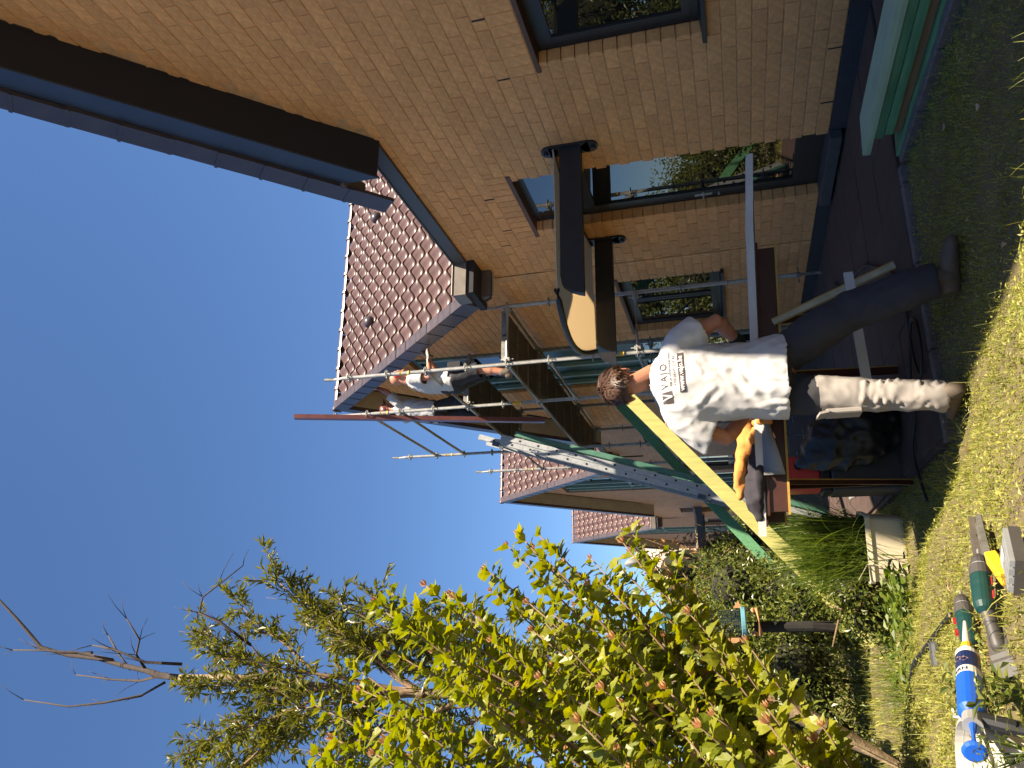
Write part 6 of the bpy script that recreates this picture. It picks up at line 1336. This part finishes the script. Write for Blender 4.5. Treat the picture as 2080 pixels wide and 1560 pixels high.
V, F = leaf_quads(LP, LDr, Nn, r.uniform(0.07, 0.14, len(LP)), r.uniform(0.018, 0.032, len(LP)), 0.35); np_mesh('crown', V, F, M['peach'], TR, 'stuff')

# ------------------------------------------------------------------ flowering shrub close on the left: long straight stems, lobed leaves, dry pods
HB = thing('flowering_shrub', (-1.35, 3.8, 0.5), 'big lobed-leaf shrub with long stems and dry seed pods in the left foreground', 'shrub')
HIB = [(0.49, 3.70, 2.04), (0.41, 3.60, 2.15), (0.51, 3.90, 1.61), (0.42, 4.10, 1.63), (0.29, 3.50, 2.22), (0.23, 4.00, 2.35), (0.23, 3.50, 2.52), (0.20, 3.40, 2.65), (0.13, 3.80, 2.92), (0.01, 3.90, 2.66), (-0.11, 3.40, 2.83), (-0.25, 3.90, 3.01), (-0.30, 3.60, 3.10), (-0.41, 3.30, 2.83), (-0.01, 3.20, 2.10), (0.10, 3.30, 1.87), (0.23, 3.60, 1.76), (0.23, 3.80, 1.47), (0.10, 3.50, 1.32), (-0.06, 3.40, 1.15), (0.17, 4.10, 2.64), (0.33, 4.00, 2.01), (-0.60, 3.70, 3.13), (-0.33, 3.40, 2.56), (-0.19, 3.10, 2.20), (-0.14, 3.00, 1.84), (-0.00, 3.10, 1.58), (-0.45, 3.20, 2.59), (-0.16, 2.90, 1.38), (-0.26, 2.80, 1.66), (-0.34, 2.90, 2.04), (-0.23, 2.80, 1.22), (-0.19, 4.20, 2.77), (-0.06, 4.30, 2.27), (0.09, 4.20, 1.85), (-0.50, 3.30, 2.33), (-0.22, 3.00, 1.05), (-0.32, 3.10, 0.93)]
HIB += [(x+rt.uniform(-.16, .08), y+rt.uniform(-.3, .3), z+rt.uniform(-.25, .08)) for (x, y, z) in HIB]
HIB += [(x-0.12+rt.uniform(-.25, .02), y+rt.uniform(-.3, .3), max(0.9, z-0.25+rt.uniform(-.35, .05))) for (x, y, z) in HIB[:38] if z > 1.7 or x < -0.1]
HIB += [(-1.0+rt.uniform(-.3, .3), 3.3+rt.uniform(-.4, .8), 2.6+rt.uniform(-.4, .5)) for k in range(8)]
def hib_leaf(seed):
    r_ = random.Random(seed); o = [(0.0, 0.0), (0.16, 0.10), (0.34, 0.22), (0.40, 0.42), (0.27, 0.46), (0.26, 0.62), (0.15, 0.70), (0.10, 0.86), (0.0, 1.0)]
    pts = o+[(-x, y) for x, y in o[-2:0:-1]]; vs = [(x*(1+r_.uniform(-.12, .12)), y+r_.uniform(-.02, .02), 0.32*abs(x)-0.22*y*y+r_.uniform(-.02, .02)) for x, y in pts]; n_ = len(vs); vs.append((0, 0.45, -0.02))
    b = MB(); b.add(vs, [(i, (i+1) % n_, n_) for i in range(n_)]); o_ = b.build('leaf', M['hib'], None, recalc=False); me = o_.data; COL.objects.unlink(o_); bpy.data.objects.remove(o_); return me
LEAF = [hib_leaf(k) for k in range(5)]; cand = []; pods = []; q = MB()
for tip in HIB:
    tip = Vector(tip); a = Vector((-1.35+rt.uniform(-.35, .30), tip.y*0.55+3.7*0.45+rt.uniform(-.2, .2), 0.5)); n_ = 12; pts = []
    for i in range(n_):
        t = i/(n_-1); p = a.lerp(tip, t)+Vector((0.02*noise.noise(Vector((t*5, tip.x*9, 0))), 0.04*noise.noise(Vector((t*4, tip.z*9, 4))), -0.10*math.sin(PI*t)*(tip.x-a.x)*0.5)); pts.append(p)
    q.tube(pts, [0.0095*(1-i/n_)+0.0022 for i in range(n_)], 6)
    L_s = (tip-a).length; k = 0.28
    while k < 1.0:
        i = min(n_-2, int(k*(n_-1))); f_ = k*(n_-1)-i; p = pts[i].lerp(pts[i+1], f_); d = (pts[i+1]-pts[i]).normalized(); m_ = rt.choice((1, 2, 2, 3))
        if k < 0.55 and rt.random() < 0.35: m_ = 0
        for s in range(m_):
            s_, t_ = frame(d); th = rt.uniform(0, 2*PI); o_ = (s_*math.cos(th)+t_*math.sin(th)); ld_ = (d*rt.uniform(0.3, 0.9)+o_*0.9+Vector((0, 0, rt.uniform(-.2, .3)))).normalized(); cand.append((p+o_*0.006, ld_, (o_*-0.4+d*0.5+Vector((0, -0.35, 0.6))+Vector((rt.gauss(0, .45), rt.gauss(0, .45), rt.gauss(0, .3)))).normalized(), rt.uniform(0.034, 0.078)*(1.15 if k > 0.4 else 0.9)))
        k += rt.uniform(0.030, 0.055)/L_s*0.62
    if rt.random() < 0.6: pods.append((pts[-1], (pts[-1]-pts[-2]).normalized(), rt.uniform(0.018, 0.028)))
    for s in range(2):
        if rt.random() < 0.4:
            i = rt.randint(7, 10); o_ = Vector((rt.gauss(0, 1), rt.gauss(0, 1), rt.gauss(.4, .6))).normalized(); q.tube([pts[i], pts[i]+o_*0.06], [0.003, 0.002], 5); pods.append((pts[i]+o_*0.06, o_, rt.uniform(0.014, 0.022)))
q.build('stems', M['twig'], HB, smooth=True)
def lmat(p, d, nn, s):
    d = d.normalized(); x = d.cross(nn).normalized(); z = x.cross(d); return Matrix(((x.x*s, d.x*s, z.x*s, p.x), (x.y*s, d.y*s, z.y*s, p.y), (x.z*s, d.z*s, z.z*s, p.z), (0, 0, 0, 1)))
def lrank(c):
    d = in_frame(c[0]); return -(c[3]/d) if d else 0.0
cand.sort(key=lrank); o0 = wloc(HB)
for c in cand[:300]:
    o = bpy.data.objects.new('leaf', rt.choice(LEAF)); COL.objects.link(o); o.parent = HB; o.matrix_local = Matrix.Translation(-o0) @ lmat(*c)
VV = []; FF = []
tem = [np.array([v.co[:] for v in me.vertices]) for me in LEAF]; tf_ = [np.array([tuple(p.vertices) for p in me.polygons]) for me in LEAF]; b0 = 0
for c in cand[300:]:
    k = rt.randrange(5); m_ = np.array(lmat(*c)); v = tem[k] @ m_[:3, :3].T+m_[:3, 3]; VV.append(v); FF.append(tf_[k]+b0); b0 += len(v)
np_mesh('leaves', np.concatenate(VV), np.concatenate(FF), M['hib'], HB, 'stuff')
for (p, d, s) in pods:
    b = MB(); s_, t_ = frame(d); n_ = 6
    for k in range(n_):
        th = 2*PI*k/n_; o_ = s_*math.cos(th)+t_*math.sin(th); w_ = d.cross(o_)*s*0.36; b.add([p, p+o_*s*0.55+d*s*0.6-w_, p+o_*s*(0.5+0.2*rt.random())+d*s*1.5, p+o_*s*0.55+d*s*0.6+w_], [(0, 1, 2, 3)])
    b.build('seed_pod', M['pod'], HB, recalc=False)

# ------------------------------------------------------------------ lawn grass: blades thin out with distance
def in_lawn(P): return ~(((P[:, 0] > 2.6) & (P[:, 1] < 4.45)) | ((P[:, 0] > 0.97) & (P[:, 1] > 4.34)))
def lawn_pos(x0, x1, y0, y1):
    def f(n, r):
        P = np.stack([r.uniform(x0, x1, n), r.uniform(y0, y1, n), np.zeros(n)], 1); P = P[in_lawn(P)]; P[:, 2] = ground_np(P[:, 0], P[:, 1])-0.008
        return P
    return f
def lawn(n, box, length, width, lean, seed, droop=0.6, seg=2, clumpy=0.5):
    r = np.random.default_rng(seed); P = lawn_pos(*box)(n, r); nzv = np.array([noise.noise(Vector((p[0]*2.6, p[1]*2.6, seed))) for p in P]); P = P[r.random(len(P)) < 0.5+clumpy*nzv+0.35]
    return blades(len(P), lambda n_, r_: P, length, width, lean, seed, droop, seg)
A_ = lawn(105000, (-0.55, 2.6, 1.5, 4.5), (0.012, 0.036), (0.0024, 0.0050), 0.8, 61, 0.5, 2, 0.9); B_ = lawn(26000, (-1.3, 1.1, 4.3, 7.0), (0.025, 0.06), (0.004, 0.008), 0.6, 62); C_ = lawn(16000, (-2.6, 1.1, 6.8, 13.0), (0.05, 0.11), (0.006, 0.012), 0.5, 63)
D_ = lawn(1500, (-0.5, 2.6, 2.0, 5.2), (0.05, 0.13), (0.0012, 0.0026), 0.55, 64, 0.8, 4)
for (V, F), nm in ((A_, 'lawn_grass'), (B_, 'lawn_grass'), (C_, 'lawn_grass'), (D_, 'lawn_grass')):
    o = np_mesh(nm, V, F, M['grass']); tag(o, kind='stuff'); 
lab_g = ['short sunlit and shaded lawn grass in the foreground', 'lawn grass round the planter', 'longer lawn grass towards the back hedge', 'scattered long grass stalks in the foreground lawn']
for o, l in zip([x for x in bpy.data.objects if x.name.startswith('lawn_grass')], lab_g): tag(o, l, 'grass')
# clover-like low leaves among the grass
r = np.random.default_rng(71); n = 42000; P = np.stack([r.uniform(-0.8, 2.6, n), r.uniform(1.5, 6.8, n), r.uniform(0.004, 0.026, n)], 1); P = P[in_lawn(P)]; P[:, 2] += ground_np(P[:, 0], P[:, 1]); nzv = np.array([noise.noise(Vector((p[0]*1.8, p[1]*1.8, 9))) for p in P]); P = P[r.random(len(P)) < 0.42+0.9*nzv]; n = len(P)
D = unit(np.stack([r.normal(0, 1, n), r.normal(0, 1, n), r.uniform(-0.1, 0.7, n)], 1)); Nn = unit(np.array([0, 0, 1.0])+r.normal(size=(n, 3))*0.35); Nn = unit(Nn-D*(Nn*D).sum(1, keepdims=True))
V, F = leaf_quads(P, D, Nn, r.uniform(0.008, 0.022, n), r.uniform(0.005, 0.011, n)); o = np_mesh('lawn_weeds', V, F, M['grass']); tag(o, 'small clover and weed leaves scattered through the lawn', 'weeds', kind='stuff')
# fallen dry leaves
for i, (x, y, l) in enumerate(((2.28, 3.52, 'curled pinkish dry leaf on the shaded lawn beside the plank stack'), (2.05, 3.05, 'dry leaf lying farthest right on the shaded lawn'), (1.75, 3.45, 'small dry leaf on the shaded lawn behind the boot'), (1.45, 3.12, 'dry leaf where the shaded lawn meets the sunlit bank'), (0.62, 3.0, 'pale dry leaf on the sunlit bank above the metal channels'), (0.16, 3.05, 'brown dry leaf in the sunlit grass behind the drills'))):
    o = link_mesh('dry_leaf', LEAF[i % 5], None, (x, y, ground_h(x, y)+0.03), (rt.uniform(-.5, .5), rt.uniform(-.5, .5), rt.uniform(0, 6.28)), (0.045,)*3)
    o.material_slots[0].link = 'OBJECT'; o.material_slots[0].material = M['dry']
    tag(o, l, 'leaf', 'fallen leaves on the lawn')
